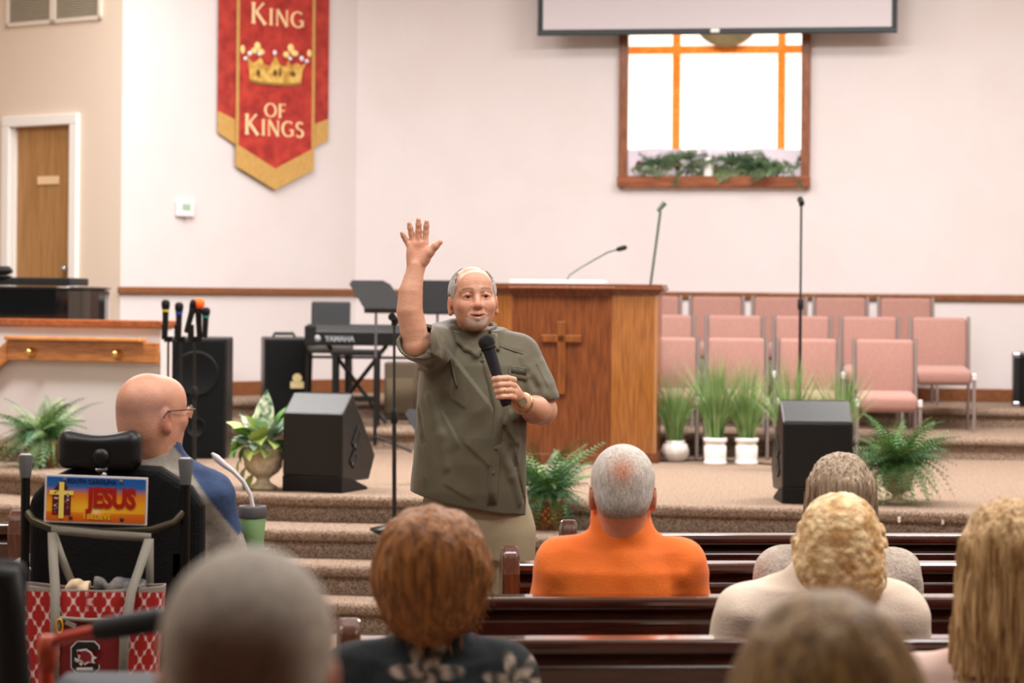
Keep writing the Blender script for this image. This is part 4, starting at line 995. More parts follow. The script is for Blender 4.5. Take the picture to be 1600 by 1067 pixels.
# thermostat
tu, tz = WAB.px(287, 326); th_ = thing('thermostat', WAB.at(tu, tz), 'white wall thermostat with a green display below the banner', 'thermostat', rz=WAB.rz)
tw = (WAB.px(301, 326)[0] - WAB.px(273, 326)[0]); thh = 0.13
MB().box((0, -0.018, 0), (tw, 0.036, thh)).build('housing', mat('thermo_white', (232, 224, 224), 0.45), th_, bevel=0.012)
MB().box((0.0, -0.037, 0.012), (tw * 0.45, 0.004, 0.05)).build('display', mat('lcd_green', (150, 182, 160), 0.3), th_)
MB().sweep([(0.0, -0.03, -thh / 2), (0.0, -0.03, -thh / 2 - 0.02)], 0.01, 8).build('lever', M_CHAIRFRAME, th_)

# ================================================================== projection screen
su0, sz = WCE.px(840, 55, 0.32); su1, _ = WCE.px(1402, 50, 0.32)
pc = WCE.at((su0 + su1) / 2, 0, 0.32); sw = su1 - su0; szb = (sz + WCE.px(1402, 49, 0.32)[1]) / 2 + 0.0
sc_ = thing('projection_screen', (pc.x, pc.y, szb), 'white projection screen with black border hanging above the window', 'projection screen', rz=WCE.rz)
shh = CEIL - szb - 0.15
MB().box((0, 0, shh / 2), (sw, 0.006, shh)).build('black_border', mat('screen_black', (38, 44, 44), 0.6), sc_)
MB().box((0, -0.005, shh / 2 + 0.03), (sw - 0.09, 0.006, shh - 0.02)).build('white_fabric', mat('screen_white', (200, 193, 198), 0.8), sc_)
MB().cyl((-sw / 2, 0, 0.012), (sw / 2, 0, 0.012), 0.022).build('bottom_bar', mat('screen_bar', (64, 72, 74), 0.45, metal=0.3), sc_)
MB().box((0, -0.02, 0.02), (0.07, 0.02, 0.03)).build('pull_tab', M_WHITE, sc_, bevel=0.004)
MB().box((0, 0.0, shh + 0.06), (sw + 0.1, 0.12, 0.12)).build('housing', M_WHITE, sc_, bevel=0.01)

# ================================================================== garland and candle on the sill
def sprig_mesh(name, seed, m_):
    rnd = random.Random(seed); mb = MB(); pts = [Vector((0.02 * math.sin(k), k * 0.05, 0.03 * math.sin(k * 0.6))) for k in range(7)]
    mb.sweep(pts, 0.004, 5)
    for i in range(150):
        t = rnd.uniform(0.2, 6.0); k = min(5, int(t)); p = pts[k].lerp(pts[k + 1], t - k); a = rnd.uniform(0, 6.28); L = rnd.uniform(0.05, 0.09) * (1.2 - t / 10)
        d = Vector((math.cos(a), 0.75, math.sin(a))).normalized(); s = d.orthogonal().normalized() * 0.0055
        ribbon_mesh(mb, [p, p + d * L * 0.5, p + d * L], [s, s, s * 0.2])
    me = bpy.data.meshes.new(name); me.from_pydata(mb.v, [], mb.f); me.materials.append(m_); return me
SPR = [sprig_mesh('sprig_%d' % k, k, mat('pine_%d' % k, c, 0.6)) for k, c in enumerate(((106, 132, 94), (72, 98, 70), (132, 150, 106)))]
gd = thing('pine_garland', WCE.at(OU0 + ow / 2, OZ0, -0.02), 'evergreen garland with brown cones lying along the brown window sill', 'garland', rz=WCE.rz)
rnd = random.Random(4)
for i in range(34):
    x = -ow / 2 + 0.05 + (ow - 0.1) * i / 33
    if abs(x + 0.02) < 0.06: x += 0.12
    a = (-math.pi / 2 if i < 8 else math.pi / 2 if i > 25 else rnd.choice((math.pi / 2, -math.pi / 2))) + rnd.uniform(-0.5, 0.5)
    inst('sprig', SPR[i % 3], gd, (x, rnd.uniform(-0.09, 0.03), 0.03 + 0.05 * rnd.random()), Euler((rnd.uniform(-0.3, 0.5), 0, a)), rnd.uniform(0.8, 1.25))
for (x, rx, a) in ((-0.5, 0.9, 1.2), (-0.25, -0.75, 2.6), (0.3, 0.7, -0.9), (0.44, 1.0, 0.5), (0.66, 0.8, -0.6), (0.62, -0.8, -2.4)): inst('sprig', SPR[1 if rx > 0 else 0], gd, (x, -0.03, 0.05), Euler((rx, 0, a)), 0.62)
for x in (-0.62, -0.3, 0.28, 0.5): MB().sphere((0, 0, 0), (0.03, 0.03, 0.045), 10, 6).build('pine_cone', mat('cone_brown', (86, 58, 38), 0.7, bump=1.0, bscale=60), gd, loc=(x, 0.0, 0.09))
cu, cz = WCE.px(1108, 273, 0.0); cd = thing('pillar_candle', WCE.at(cu, OZ0, 0.05), 'white pillar candle in the middle of the pine garland', 'candle')
MB().lathe([(0.042, 0), (0.043, 0.005), (0.043, 0.145), (0.038, 0.152), (0.0, 0.147)], 20).build('wax', M_CERAMIC, cd); MB().cyl((0, 0, 0.145), (0, 0, 0.16), 0.002).build('wick', M_BLACK, cd)
# ================================================================== people
def stack(v, levels, k=0.02, power=2.3, sub=False, axis_shift=None):
    """loft of superellipse sections: levels = [(z, cx, cy, rx, ry), ...] rising in z"""
    L = np.array(levels, float); lo = [(L[:, 1] - L[:, 3]).min(), (L[:, 2] - L[:, 4]).min(), L[0, 0]]; hi = [(L[:, 1] + L[:, 3]).max(), (L[:, 2] + L[:, 4]).max(), L[-1, 0]]
    sl, p = v._win(lo, hi, k + 4 * v.h)
    z = np.clip(v.ax[2][sl[2]], L[0, 0], L[-1, 0]); I = [np.interp(z, L[:, 0], L[:, i])[None, None, :] for i in range(1, 5)]
    dx = np.abs(p[..., 0] - I[0]) / I[2]; dy = np.abs(p[..., 1] - I[1]) / I[3]
    d = ((dx ** power + dy ** power) ** (1 / power) - 1) * np.minimum(I[2], I[3])
    dz = np.maximum(L[0, 0] - p[..., 2], p[..., 2] - L[-1, 0])
    d = np.where(dz > 0, np.sqrt(np.maximum(d, 0) ** 2 + dz ** 2) , np.maximum(d, dz))
    v.op(sl, d.astype(np.float32), k, sub); return v
class Head:
    def __init__(s, C, R, sc=1.0): s.C = np.array(C, float); s.R = np.array(R, float); s.s = sc
    def w(s, p): return s.C + s.s * (s.R @ np.array(p, float))
    def l(s, V): return ((V - s.C) @ s.R) / s.s
    def ell(s, v, c, r, k=0.02, sub=False): v.ell(s.w(c), np.array(r) * s.s, k * s.s, s.R, sub)
    def cone(s, v, a, b, ra, rb, k=0.01, sub=False): v.cone(s.w(a), s.w(b), ra * s.s, rb * s.s, k * s.s, sub)
    def skull(s, v, jaw=1.0, face=True, ear=1.0, brow=True):
        E, K = s.ell, s.cone
        E(v, (0, .02, .025), (.076, .097, .086), .02); E(v, (0, -.025, -.03), (.069, .066, .075), .03)
        E(v, (0, -.020, -.056), (.056 * jaw, .058, .038), .02); E(v, (0, -.066, -.086), (.026, .022, .019), .022)
        E(v, (0, -.058, .045), (.058, .036, .045), .02) if brow else E(v, (0, -.052, .042), (.058, .038, .047), .045); E(v, (0, .055, -.02), (.06, .05, .055), .03)
        for x in (-1, 1):
            E(v, (x * .080, .014, -.019), (.009 * ear, .021 * ear, .032 * ear), .008); E(v, (x * .0885, .008, -.016), (.006, .010, .019), .004, True)
            E(v, (x * .079, .006, -.046), (.008, .010, .010), .006)
        if not face: 
            K(v, (0, -.088, .01), (0, -.108, -.024), .008, .013, .012); return
        E(v, (0, -.073, -.055), (.036, .022, .03), .02)
        for x in (-1, 1):
            E(v, (x * .041, -.064, -.026), (.024, .023, .022), .02); K(v, (x * .012, -.084, .027), (x * .046, -.066, .022), .010, .008, .016)
            E(v, (x * .0305, -.097, .004), (.0185, .016, .0105), .010, True)
            E(v, (x * .0305, -.0755, .0032), (.0165, .0135, .0118), .006); K(v, (x * .016, -.0845, .0095), (x * .0315, -.0885, .0125), .0022, .003, .005); K(v, (x * .0315, -.0885, .0125), (x * .0475, -.077, .006), .003, .0024, .005)
            E(v, (x * .0310, -.0915, .0022), (.0128, .013, .0034), .0025, True)
            E(v, (x * .0150, -.096, -.030), (.0075, .011, .0075), .007); E(v, (x * .0075, -.106, -.0385), (.004, .005, .004), .004, True)
            K(v, (x * .020, -.101, -.027), (x * .038, -.088, -.062), .0036, .0028, .010, True)
        K(v, (0, -.086, .016), (0, -.104, -.020), .0075, .0105, .012); E(v, (0, -.106, -.027), (.0115, .011, .0095), .01)
        for a, b in (((-.031, -.083, -.0565), (0, -.0985, -.0555)), ((.031, -.083, -.0565), (0, -.0985, -.0555))): K(v, a, b, .0035, .0058, .006)
        for a, b in (((-.029, -.084, -.0605), (0, -.0965, -.0695)), ((.029, -.084, -.0605), (0, -.0965, -.0695))): K(v, a, b, .003, .0066, .006)
        K(v, (-.027, -.090, -.0585), (0, -.1, -.0622), .0016, .003, .003, True); K(v, (.027, -.090, -.0585), (0, -.1, -.0622), .0016, .003, .003, True)
    def skin(s, V, base, ruddy=(190, 104, 82), beard=None, brow=None, stubble=None):
        p = s.l(V); x, y, z = np.abs(p[:, 0]), p[:, 1], p[:, 2]
        c = np.repeat(linv(base)[None], len(V), 0); n = vnoise(p, 60, 3) * 0.08; c = c * (1 + n[:, None])
        g = lambda q, r: np.exp(-(((x - q[0]) / r[0]) ** 2 + ((y - q[1]) / r[1]) ** 2 + ((z - q[2]) / r[2]) ** 2))
        c = blend(c, ruddy, 0.55 * g((.04, -.07, -.025), (.028, .04, .025)) + 0.6 * g((0, -.112, -.028), (.018, .02, .014)) + 0.7 * g((.083, .014, -.02), (.012, .03, .04)))
        c = blend(c, (170, 88, 76), 0.8 * g((.0, -.098, -.062), (.026, .014, .009)))
        c = blend(c, (60, 26, 22), 1.2 * g((0, -.094, -.0615), (.024, .007, .0026)))
        if beard: c = blend(c, beard, 0.6 * np.clip(g((0, -.085, -.088), (.034, .035, .020)) * 1.3 + g((.03, -.088, -.068), (.008, .02, .018)), 0, 1) * (z < -.066))
        c = blend(c, (62, 40, 32), 0.75 * g((.031, -.087, .0068), (.0145, .012, .0018))); c = blend(c, (150, 92, 72), 0.45 * g((.031, -.085, -.0075), (.013, .012, .002)))
        for zz in (.046, .055, .064): c = blend(c, (176, 116, 92), 0.5 * np.exp(-((z - zz - .002 * np.cos(x * 90)) / .0013) ** 2) * (x < .034) * (y < -.05))  # shade of the forehead wrinkles drawn as darker colour lines
        c = blend(c, (158, 96, 76), 0.45 * np.exp(-((x - (.020 + (-.027 - z) * .5)) / .0028) ** 2) * (z < -.026) * (z > -.064) * (y < -.06))  # shade of the nose-to-mouth fold put into the skin colour
        if brow: c = blend(c, brow, 0.8 * np.clip(1.6 * np.exp(-((z - (.027 + .004 * np.cos((x - .028) * 70))) / .0032) ** 2) * (x > .012) * (x < .049) * (y < -.05), 0, 1))
        if stubble: c = blend(c, stubble[0], stubble[1](p))
        return c
def eyes(hd, parent, off, iris=(70, 52, 40)):
    for x in (-1, 1):
        mb = MB(); mb.sphere((0, 0, 0), 0.0112 * hd.s, 16, 12); c = hd.w((x * .0305, -.0745, .0028)) - np.array(off)
        o = mb.build('eye', mat('eye_white', (226, 214, 206), 0.2), parent, loc=tuple(c))
        d = hd.R @ np.array((0.12, -1, 0.0)); d /= np.linalg.norm(d)
        m2 = MB(); a = Vector(d) * 0.0095 * hd.s; b = Vector(d) * 0.0118 * hd.s; m2.sweep([a, b], [0.0056 * hd.s, 0.0042 * hd.s], 14); m2.build('iris', mat('iris_brown', iris, 0.15), o)

def front_pt(v, px, py, d0, d1, step=0.002):
    """first surface point of a field along the line of sight, used to lay seams and pockets on cloth"""
    ds = np.arange(d0, d1, step); q = np.array([tuple(P(px, py, 1.0) - Vector((0, 0, H)))])[0]
    pts = np.stack([q[0] * ds, ds, H + q[2] * ds], 1); i = np.round((pts - v.lo) / v.h).astype(int); ok = ((i >= 0) & (i < v.n)).all(1)
    val = np.full(len(ds), 1.0); val[ok] = v.D[tuple(i[ok].T)]
    k = np.argmax(val < 0)
    return pts[k] if val[k] < 0 else pts[len(ds) // 2]
def W(*a): return np.array(tuple(P(*a)))

M_SKIN = mat('skin', (205, 146, 116), 0.48, spec=0.45, attr='Col', sss=0.06, bump=0.12, bscale=130)
M_HAIRV = mat('hair_short', (190, 186, 182), 0.6, attr='Col', var=(205, 205, 205), scale=50, stretch=(4, 4, 1), bump=0.6, bscale=160)

# ------------------------------------------------------------------ the standing speaker
def build_speaker():
    D = 8.3; foot = P(742, 1200, D); root = thing('person', (foot.x, D, 0), 'standing man in an olive shirt raising one hand and holding a microphone', 'person'); off = (foot.x, D, 0)
    hc = W(739.5, 467, 8.25); hd = Head(hc, rot3(math.radians(-3), math.radians(-2), math.radians(9)), 1.0)
    v = Vox((-0.44, 7.84, 1.02), (0.20, 8.46, 2.02), 0.0027)
    hd.skull(v, jaw=1.0, ear=.92)
    v.cone(hd.w((0, .035, -.06)), W(738, 550, 8.33), .052, .062, .02); hd.ell(v, (0, -.015, -.082), (.040, .045, .018), .018)
    # hidden trunk and shoulders keep the figure one body
    stack(v, [(1.04, W(742, 0, D)[0], D - .02, .15, .12), (1.3, W(742, 0, D)[0], D, .16, .11), (1.46, W(742, 0, D)[0], D + .01, .15, .09), (1.52, W(740, 0, D)[0], D + .02, .09, .06)], .03)
    # raised right arm
    sh = W(690, 545, 8.31); el = W(650, 541, 8.03); wr = W(650.5, 415, 8.03)
    v.cone(sh, el, .062, .05, .03)
    v.chain([el, W(646, 514, 8.025), W(640, 486, 8.02), W(641.5, 457, 8.025), W(646, 436, 8.03), wr], [.047, .0445, .0435, .040, .033, .0278], .002)
    dh = 8.03
    v.box(W(653.5, 394, dh), (.036, .0125, .040), .0125, .012, rot3(0, math.radians(-3), 0)); v.cone(wr, W(653, 405, dh), .028, .03, .015, flat=((0, 1, 0), 0.55))
    v.ell(W(663, 400, dh - .008), (.017, .012, .030), .012, rot3(0, math.radians(28), 0)); v.ell(W(641.5, 398, dh - .006), (.013, .010, .03), .012)
    for tip, base, r in (((628, 364), (637.5, 382), .0082), ((639.5, 349.5), (645, 377), .0092), ((653.8, 343.5), (654, 375), .0097), ((666.7, 346.5), (664.5, 376), .0094)):
        b, t = W(base[0], base[1], dh), W(tip[0], tip[1], dh - .012); m1 = b + (t - b) * .45 + np.array((0, .003, 0))
        v.chain([b, m1, b + (t - b) * .76 + np.array((0, .002, 0)), t], [r * 1.08, r, r * .96, r * .82], .006)
    v.chain([W(661, 408, dh - .005), W(672, 394, dh - .012), W(680.5, 384.5, dh - .018), W(688, 378, dh - .022)], [.017, .0135, .0108, .0088], .010)
    # bent left arm with the hand round the microphone
    sh2 = W(812, 556, 8.33); el2 = W(846, 640, 8.27); wr2 = W(814, 629, 8.035)
    v.cone(sh2, el2, .06, .05, .03); v.chain([el2, W(836, 640, 8.16), wr2], [.047, .043, .030], .025)
    v.chain([wr2, W(804, 615, 8.0)], [.028, .026], .015); v.ell(W(801, 609, 7.995), (.020, .022, .040), .012, rot3(0, math.radians(-20), 0))
    for i in range(4):
        r = (.0102, .0106, .0102, .0092)[i]; y = 591.5 + 9.4 * i; sx = 2.0 * i
        pts = [W(803 + sx * .3, y + 2, 7.985), W(793 + sx * .7, y - .5, 7.952), W(779 + sx, y, 7.942), W(772.5 + sx, y + 1.0, 7.958), W(773 + sx, y + 2.0, 7.982)]
        v.chain(pts, [r * 1.05, r * 1.04, r, r * .94, r * .85], .004)
    v.chain([W(803, 606, 8.012), W(789, 596, 8.018), W(775, 590, 8.012), W(770, 587, 7.998)], [.016, .013, .0115, .0095], .008)
    V, Q = v.nets(); V = relax(V, Q, 4)
    col = hd.skin(V, (222, 168, 140), ruddy=(206, 128, 104), beard=(240, 226, 214), brow=(150, 116, 96))
    tips = np.zeros(len(V))
    for q in ((628, 364), (639.5, 349.5), (653.8, 343.5), (666.7, 346.5), (688, 378)): tips += np.exp(-((V - W(q[0], q[1], dh)) ** 2).sum(1) / .014 ** 2)
    col = blend(col, (214, 116, 84), tips * 0.8); col = blend(col, (214, 134, 108), 0.5 * np.exp(-((V - W(655, 390, dh)) ** 2).sum(1) / .05 ** 2))
    arm = ((V[:, 2] < W(0, 440, D)[2]) & (V[:, 0] < W(672, 0, D)[0])) | ((V[:, 0] > W(814, 0, D)[0]))
    col = blend(col, (196, 136, 104), 0.45 * arm)
    np_mesh('body', V, Q, M_SKIN, root, off, col)
    eyes(hd, root, off)
    # short grey hair round the sides and back
    h = Vox(hc - .13, hc + .15, .003); hd.ell(h, (0, .020, .025), (.0835, .102, .0905), 0.0); hd.ell(h, (0, .055, -.02), (.065, .055, .058), .02)
    def reg(g_):
        p = hd.l(g_); x, y, z = np.abs(p[..., 0]), p[..., 1], p[..., 2]
        f = np.maximum(np.maximum(-(y + .035 + (z - .02) * .35), (z - .098 - .25 * y) ), -(z + .045 + .5 * np.minimum(y - .02, 0)))      # front edge, crown line, nape line
        f = np.maximum(f, (.050 + .5 * np.maximum(0, .0 - y) - x) * (y < .03) * (z > .05) + -1.0 * ~((y < .03) & (z > .05)))
        ear_ = .030 - np.sqrt(((y - .012) / 1.0) ** 2 + ((z + .02) / 1.3) ** 2); f = np.maximum(f, ear_ * (x > .06) - 1.0 * (x <= .06))
        return f + 0.004 * vnoise(g_, 90, 1)
    h.inter(reg); V2, Q2 = h.nets(); V2 = relax(V2, Q2, 1)
    p = hd.l(V2); c = np.repeat(linv((216, 212, 210))[None], len(V2), 0) * (1 + .22 * vnoise(V2, 130, 2)[:, None]); c = blend(c, (120, 112, 106), .5 * (p[:, 2] > .065))
    np_mesh('hair', V2, Q2, M_HAIRV, root, off, c)
    # ------------------------------------------------ shirt
    s = Vox((-0.43, 7.86, 0.93), (0.21, 8.50, 1.64), 0.0042)
    z_ = lambda py: W(740, py, D)[2]; x_ = lambda px: W(px, 600, D)[0]
    lev = []
    for py, l, r, cy, ry in ((806, 645, 829, 8.30, .165), (765, 642, 829, 8.29, .170), (720, 648, 829, 8.285, .172), (680, 651, 830, 8.285, .168), (640, 653, 831, 8.29, .158), (600, 656, 832, 8.30, .147), (570, 660, 828, 8.305, .138), (548, 668, 820, 8.31, .122), (530, 680, 806, 8.315, .10), (516, 700, 786, 8.32, .078)):
        lev.append((z_(py), (x_(l) + x_(r)) / 2, cy, (x_(r) - x_(l)) / 2, ry))
    stack(s, lev, .02, 2.35)
    s.cone(W(712, 524, 8.325), W(686, 538, 8.315), .062, .07, .04); s.cone(W(770, 536, 8.33), W(808, 556, 8.325), .055, .07, .04)
    # sleeves
    e1 = W(648, 533, 7.97); s.cone(W(690, 546, 8.31), W(654, 535, 8.02), .082, .064, .035); s.cone(W(654, 535, 8.02), e1, .064, .060, .01)
    e2 = W(843, 622, 8.27); s.cone(W(810, 556, 8.32), e2, .074, .068, .03); s.cone(W(836, 600, 8.27), W(848, 622, 8.24), .055, .05, .02)
    d1 = (e1 - W(688, 545, 8.31)); d1 /= np.linalg.norm(d1)
    # trim sleeve ends: only near the sleeves
    def trim(g_):
        LL, RR, BB = W(625, 508, 8.03), W(669, 496, 8.13), W(643, 557, 7.95); nn = np.cross(RR - LL, BB - LL); nn /= np.linalg.norm(nn); nn = nn * (1 if nn @ np.array((0, -1, .8)) > 0 else -1)
        n1 = np.linalg.norm(g_ - W(648, 522, 8.0), axis=-1) - .155; f1 = np.where((n1 < 0) & (g_[..., 0] < W(682, 0, D)[0]), (g_ - LL) @ nn, -1)
        d2 = np.array((.14, -.05, -1.0)); d2 = d2 / np.linalg.norm(d2); q2 = W(845, 627, 8.25); b = (g_ - q2) @ d2
        n2 = g_[..., 0] - W(829, 0, D)[0]; f2 = np.where((n2 > 0) & (g_[..., 2] < z_(585)), b, -1)
        hx = (g_[..., 0] - x_(640)) / (x_(829) - x_(640)); hem = z_(766) + (z_(802) - z_(766)) * np.clip(hx, 0, 1.1) - .008 * np.sin(np.clip(hx, 0, 1) * math.pi); f3 = hem - g_[..., 2]
        return np.maximum(np.maximum(f1, f2), f3)
    s.cone(W(684, 544, 8.27), W(654, 533, 8.02), .05, .055, .004, sub=True); s.cone(W(654, 533, 8.02), e1 + d1 * .08, .055, .053, .004, sub=True); s.cone(W(652, 530, 8.01), W(648, 470, 8.01), .054, .054, .004, sub=True); s.cone(W(826, 590, 8.3), W(852, 650, 8.24), .05, .057, .006, sub=True)
    s.inter(trim)
    # cloth folds: broad ridges laid on the surface
    def ridge(pp, r, k, lift, sub=False):
        pts = [front_pt(s, a, b, 7.9, 8.5) + np.array((0, -lift, 0)) for a, b in pp]; s.chain(pts, [r] * len(pts), k, sub=sub)
    for pp in ([(800, 650), (806, 690), (800, 730)], [(672, 620), (690, 680), (698, 730)], [(780, 700), (800, 745), (812, 785)], [(660, 560), (678, 552), (690, 535)], [(655, 575), (672, 570), (690, 560)], [(830, 575), (845, 600), (852, 618)], [(815, 560), (826, 590), (830, 615)]): ridge(pp, .005, .022, -.003)
    for pp in ([(790, 668), (800, 700), (806, 728)], [(655, 640), (662, 690)], [(672, 545), (684, 534)], [(822, 580), (838, 604)]): ridge(pp, .003, .020, .003, True)
    # creases: cloth on one side of a line lies proud of the other
    def creases(g_):
        yy = np.maximum(g_[..., 1], 1); u = g_[..., 0] / yy * F; w_ = (H - g_[..., 2]) / yy * F
        U = u * math.cos(ROLL) - w_ * math.sin(ROLL) + 800; Vv = w_ * math.cos(ROLL) + u * math.sin(ROLL) + HORIZON; out = np.zeros_like(U)
        fr_ = g_[..., 1] < 8.32
        for (x0, y0), (x1, y1), hgt, fall, side in (((694, 540), (777, 646), .015, 46, -1), ((776, 640), (765, 800), .006, 26, -1), ((713, 556), (703, 622), .005, 16, -1), ((703, 622), (728, 640), .004, 14, 1), ((722, 690), (770, 735), .006, 30, 1), ((690, 640), (722, 700), .005, 26, -1), ((800, 690), (822, 790), .006, 24, 1),
                ((655, 660), (668, 765), .006, 22, -1), ((794, 592), (832, 590), .004, 10, 1), ((776, 538), (818, 550), .005, 14, 1), ((835, 562), (858, 610), .007, 16, 1), ((800, 660), (829, 645), .006, 18, 1), ((662, 548), (690, 562), .007, 16, 1), ((676, 512), (690, 545), .006, 12, -1), ((690, 755), (740, 785), .004, 20, 1), ((780, 656), (812, 700), .006, 22, 1)):
            dx, dy = x1 - x0, y1 - y0; L = math.hypot(dx, dy); t = ((U - x0) * dx + (Vv - y0) * dy) / (L * L); p = ((U - x0) * dy - (Vv - y0) * dx) / L * side
            al = np.clip(np.minimum(t, 1 - t) / .18 + .15, 0, 1) * ((t > -.03) & (t < 1.03)); out += hgt * np.clip(p / 3.0 + .5, 0, 1) * np.exp(-np.maximum(p, 0) / fall) * al
        return -out * fr_
    s.warp(creases)
    s.warp(lambda g_: .0022 * vnoise(g_, 14, 5) + .0012 * vnoise(g_ * np.array((1, 1, .6)), 34, 6))
    V3, Q3 = s.nets(); V3 = relax(V3, Q3, 2)
    M_OLIVE = mat('olive_shirt', (100, 94, 74), 0.6, spec=0.35, var=(90, 84, 64), scale=5, bump=0.12, bscale=24, stretch=(1, 1, .55), sheen=0.2)
    sh_o = np_mesh('shirt', V3, Q3, M_OLIVE, root, off)
    # collar
    c_ = Vox((-0.30, 8.0, 1.42), (0.08, 8.5, 1.66), .003)
    nk = W(738, 520, 8.31)
    ring = [np.array((nk[0] + .078 * math.sin(a), nk[1] + .006 - .070 * math.cos(a), nk[2] + .0 + .022 * (1 - math.cos(a)) * .9)) for a in np.linspace(.55, 2 * math.pi - .55, 22)]
    for i in range(21): c_.cone(ring[i], ring[i + 1], .0075, .0075, .006); c_.cone(ring[i] + np.array((0, 0, -.022)), ring[i + 1] + np.array((0, 0, -.022)), .009, .009, .016)
    for pts in ([(711, 520), (716, 535), (736, 548)], [(716, 528), (728, 546), (742, 552)], [(722, 530), (744, 554), (748, 556)], [(767, 518), (773, 530), (775, 545)], [(764, 526), (768, 540), (773, 548)]):
        q3 = [front_pt(s, a, b, 7.9, 8.5) + np.array((0, -.004, .0)) for a, b in pts]; c_.chain(q3, [.008, .007, .005], .012)
    V4, Q4 = c_.nets(); V4 = relax(V4, Q4, 2); np_mesh('collar', V4, Q4, M_OLIVE, sh_o, (0, 0, 0)).location = (0, 0, 0)
    bpy.data.objects[sh_o.children[-1].name].data.transform(Matrix.Translation((-off[0], -off[1], 0)))
    def ruled(p0, p1, q0, q1, n=6, m=4): return [[tuple(np.array(p0) * (1 - a) * (1 - b) + np.array(p1) * (1 - a) * b + np.array(q0) * a * (1 - b) + np.array(q1) * a * b) for b in np.linspace(0, 1, m)] for a in np.linspace(0, 1, n)]
    # placket, buttons, pocket flap laid on the cloth
    def lay(pp_rows, lift, name, m_, th, par=sh_o):
        rows = [[Vector(front_pt(s, a, b, 7.9, 8.5)) + Vector((-off[0], -off[1] - lift, 0)) for a, b in row] for row in pp_rows]
        mb = MB(); n = len(rows[0]); vs = [p for r_ in rows for p in r_]
        fs = [(i * n + j, i * n + j + 1, (i + 1) * n + j + 1, (i + 1) * n + j) for i in range(len(rows) - 1) for j in range(n - 1)]
        mb.add(vs, fs, True); return solid(mb.build(name, m_, par), th)
    pl_ = [(752, 552), (757, 575), (763, 600), (769, 625), (774, 640), (772, 665), (769, 690), (767, 715), (765, 740), (764, 765), (763, 788)]
    lay([[(a - 1, b), (a + 6, b), (a + 13, b)] for a, b in pl_], .003, 'placket', M_OLIVE, .005)
    lay(ruled((708, 517), (721, 519), (744, 561), (755, 547)), .010, 'collar_flap', M_OLIVE, .006); lay(ruled((767, 520), (776, 522), (771, 545), (781, 548)), .010, 'collar_flap', M_OLIVE, .006)
    M_BTN = mat('shirt_button', (86, 80, 66), 0.35)
    for a, b in ((780, 659), (774, 701), (770, 739), (754, 564)):
        p = front_pt(s, a, b, 7.9, 8.5); mb = MB(); mb.lathe([(.0065, 0), (.0065, .003), (.004, .0045), (0, .004)], 14); mb.build('button', M_BTN, sh_o, loc=(p[0] - off[0], p[1] - off[1] - .002, p[2]), rot=(math.radians(90), 0, 0))
    fl_ = [[(796 + 7.2 * j - .3 * i, 570 + 4.2 * i + .9 * j) for j in range(5)] for i in range(6)]; lay(fl_, .003, 'pocket_flap', M_OLIVE, .004)
    lay([[(799 + 5.8 * j, 572 + .9 * j + 5 * i) for j in range(5)] for i in range(3)], .0065, 'pocket_zip', mat('zip_dark', (74, 70, 58), .5), .003)
    lay([[(700 + 3 * j + 2 * i, 552 + 9 * i + 1.2 * j) for j in range(2)] for i in range(7)], .001, 'pocket_seam', M_OLIVE, .003)
    lay([[(776 + 6.8 * j, 538 + 2.2 * j + (3.2 if j in (0, 6) else 2.4) * i) for j in range(7)] for i in range(2)], .0015, 'yoke_seam', M_OLIVE, .003)
    # trousers and shoes
    t = Vox((-0.40, 8.0, 0.0), (0.16, 8.62, 1.06), .008)
    xl, xr = x_(697), x_(789)
    stack(t, [(.80, x_(745), 8.3, .165, .12), (.88, x_(745), 8.3, .178, .135), (.95, x_(745), 8.3, .182, .145), (1.05, x_(744), 8.3, .175, .14)], .03)
    for xx, yy in ((xl, 8.28), (xr, 8.32)): t.chain([np.array((xx, 8.3, .88)), np.array((xx * 1.0, yy, .5)), np.array((xx, yy + .01, .07))], [.106, .092, .080], .05)
    t.warp(lambda g_: .004 * vnoise(g_ * np.array((1, 1, .35)), 16, 8)); t.cut((0, 0, .05), (0, 0, -1))
    V5, Q5 = t.nets(); V5 = relax(V5, Q5, 2); np_mesh('trousers', V5, Q5, mat('khaki_trousers', (176, 160, 130), .8, var=(160, 144, 114), scale=4, bump=.15, bscale=300), root, off)
    for xx, yy in ((xl, 8.28), (xr, 8.32)):
        b = Vox((xx - .09, yy - .26, -.01), (xx + .09, yy + .13, .14), .006); b.ell((xx, yy - .06, .035), (.047, .145, .045), .01); b.ell((xx, yy + .03, .06), (.045, .06, .06), .02); b.cut((0, 0, 0), (0, 0, -1))
        Vb, Qb = b.nets(); np_mesh('shoe', Vb, Qb, mat('shoe_leather', (70, 48, 34), .4), root, off)
    # watch and ring
    a = wr2 + (el2 - wr2) * .06; dv = Vector(wr2 - W(826, 636, 8.1)).normalized(); x, y = basis(dv); c = Vector(a) - Vector(off)
    mb = MB(); mb.sweep([c + (x * math.cos(q) + y * math.sin(q)) * .0335 for q in np.linspace(0, 2 * math.pi, 25)], .0065, 8); mb.build('watch_strap', mat('watch_steel', (206, 180, 140), .25, metal=1.0), root)
    fp = Vector(W(815.5, 628, 7.999)) - Vector(off); n_ = Vector((.45, -1, .1)).normalized()
    mb = MB(); mb.sweep([fp - n_ * .004, fp + n_ * .007], [.0175, .0165], 20); w_ = mb.build('watch_case', mat('watch_gold', (208, 170, 110), .25, metal=1.0), root)
    mb = MB(); mb.sweep([fp + n_ * .0065, fp + n_ * .0085], [.013, .013], 20); mb.build('watch_dial', mat('dial', (120, 104, 86), .3), w_)
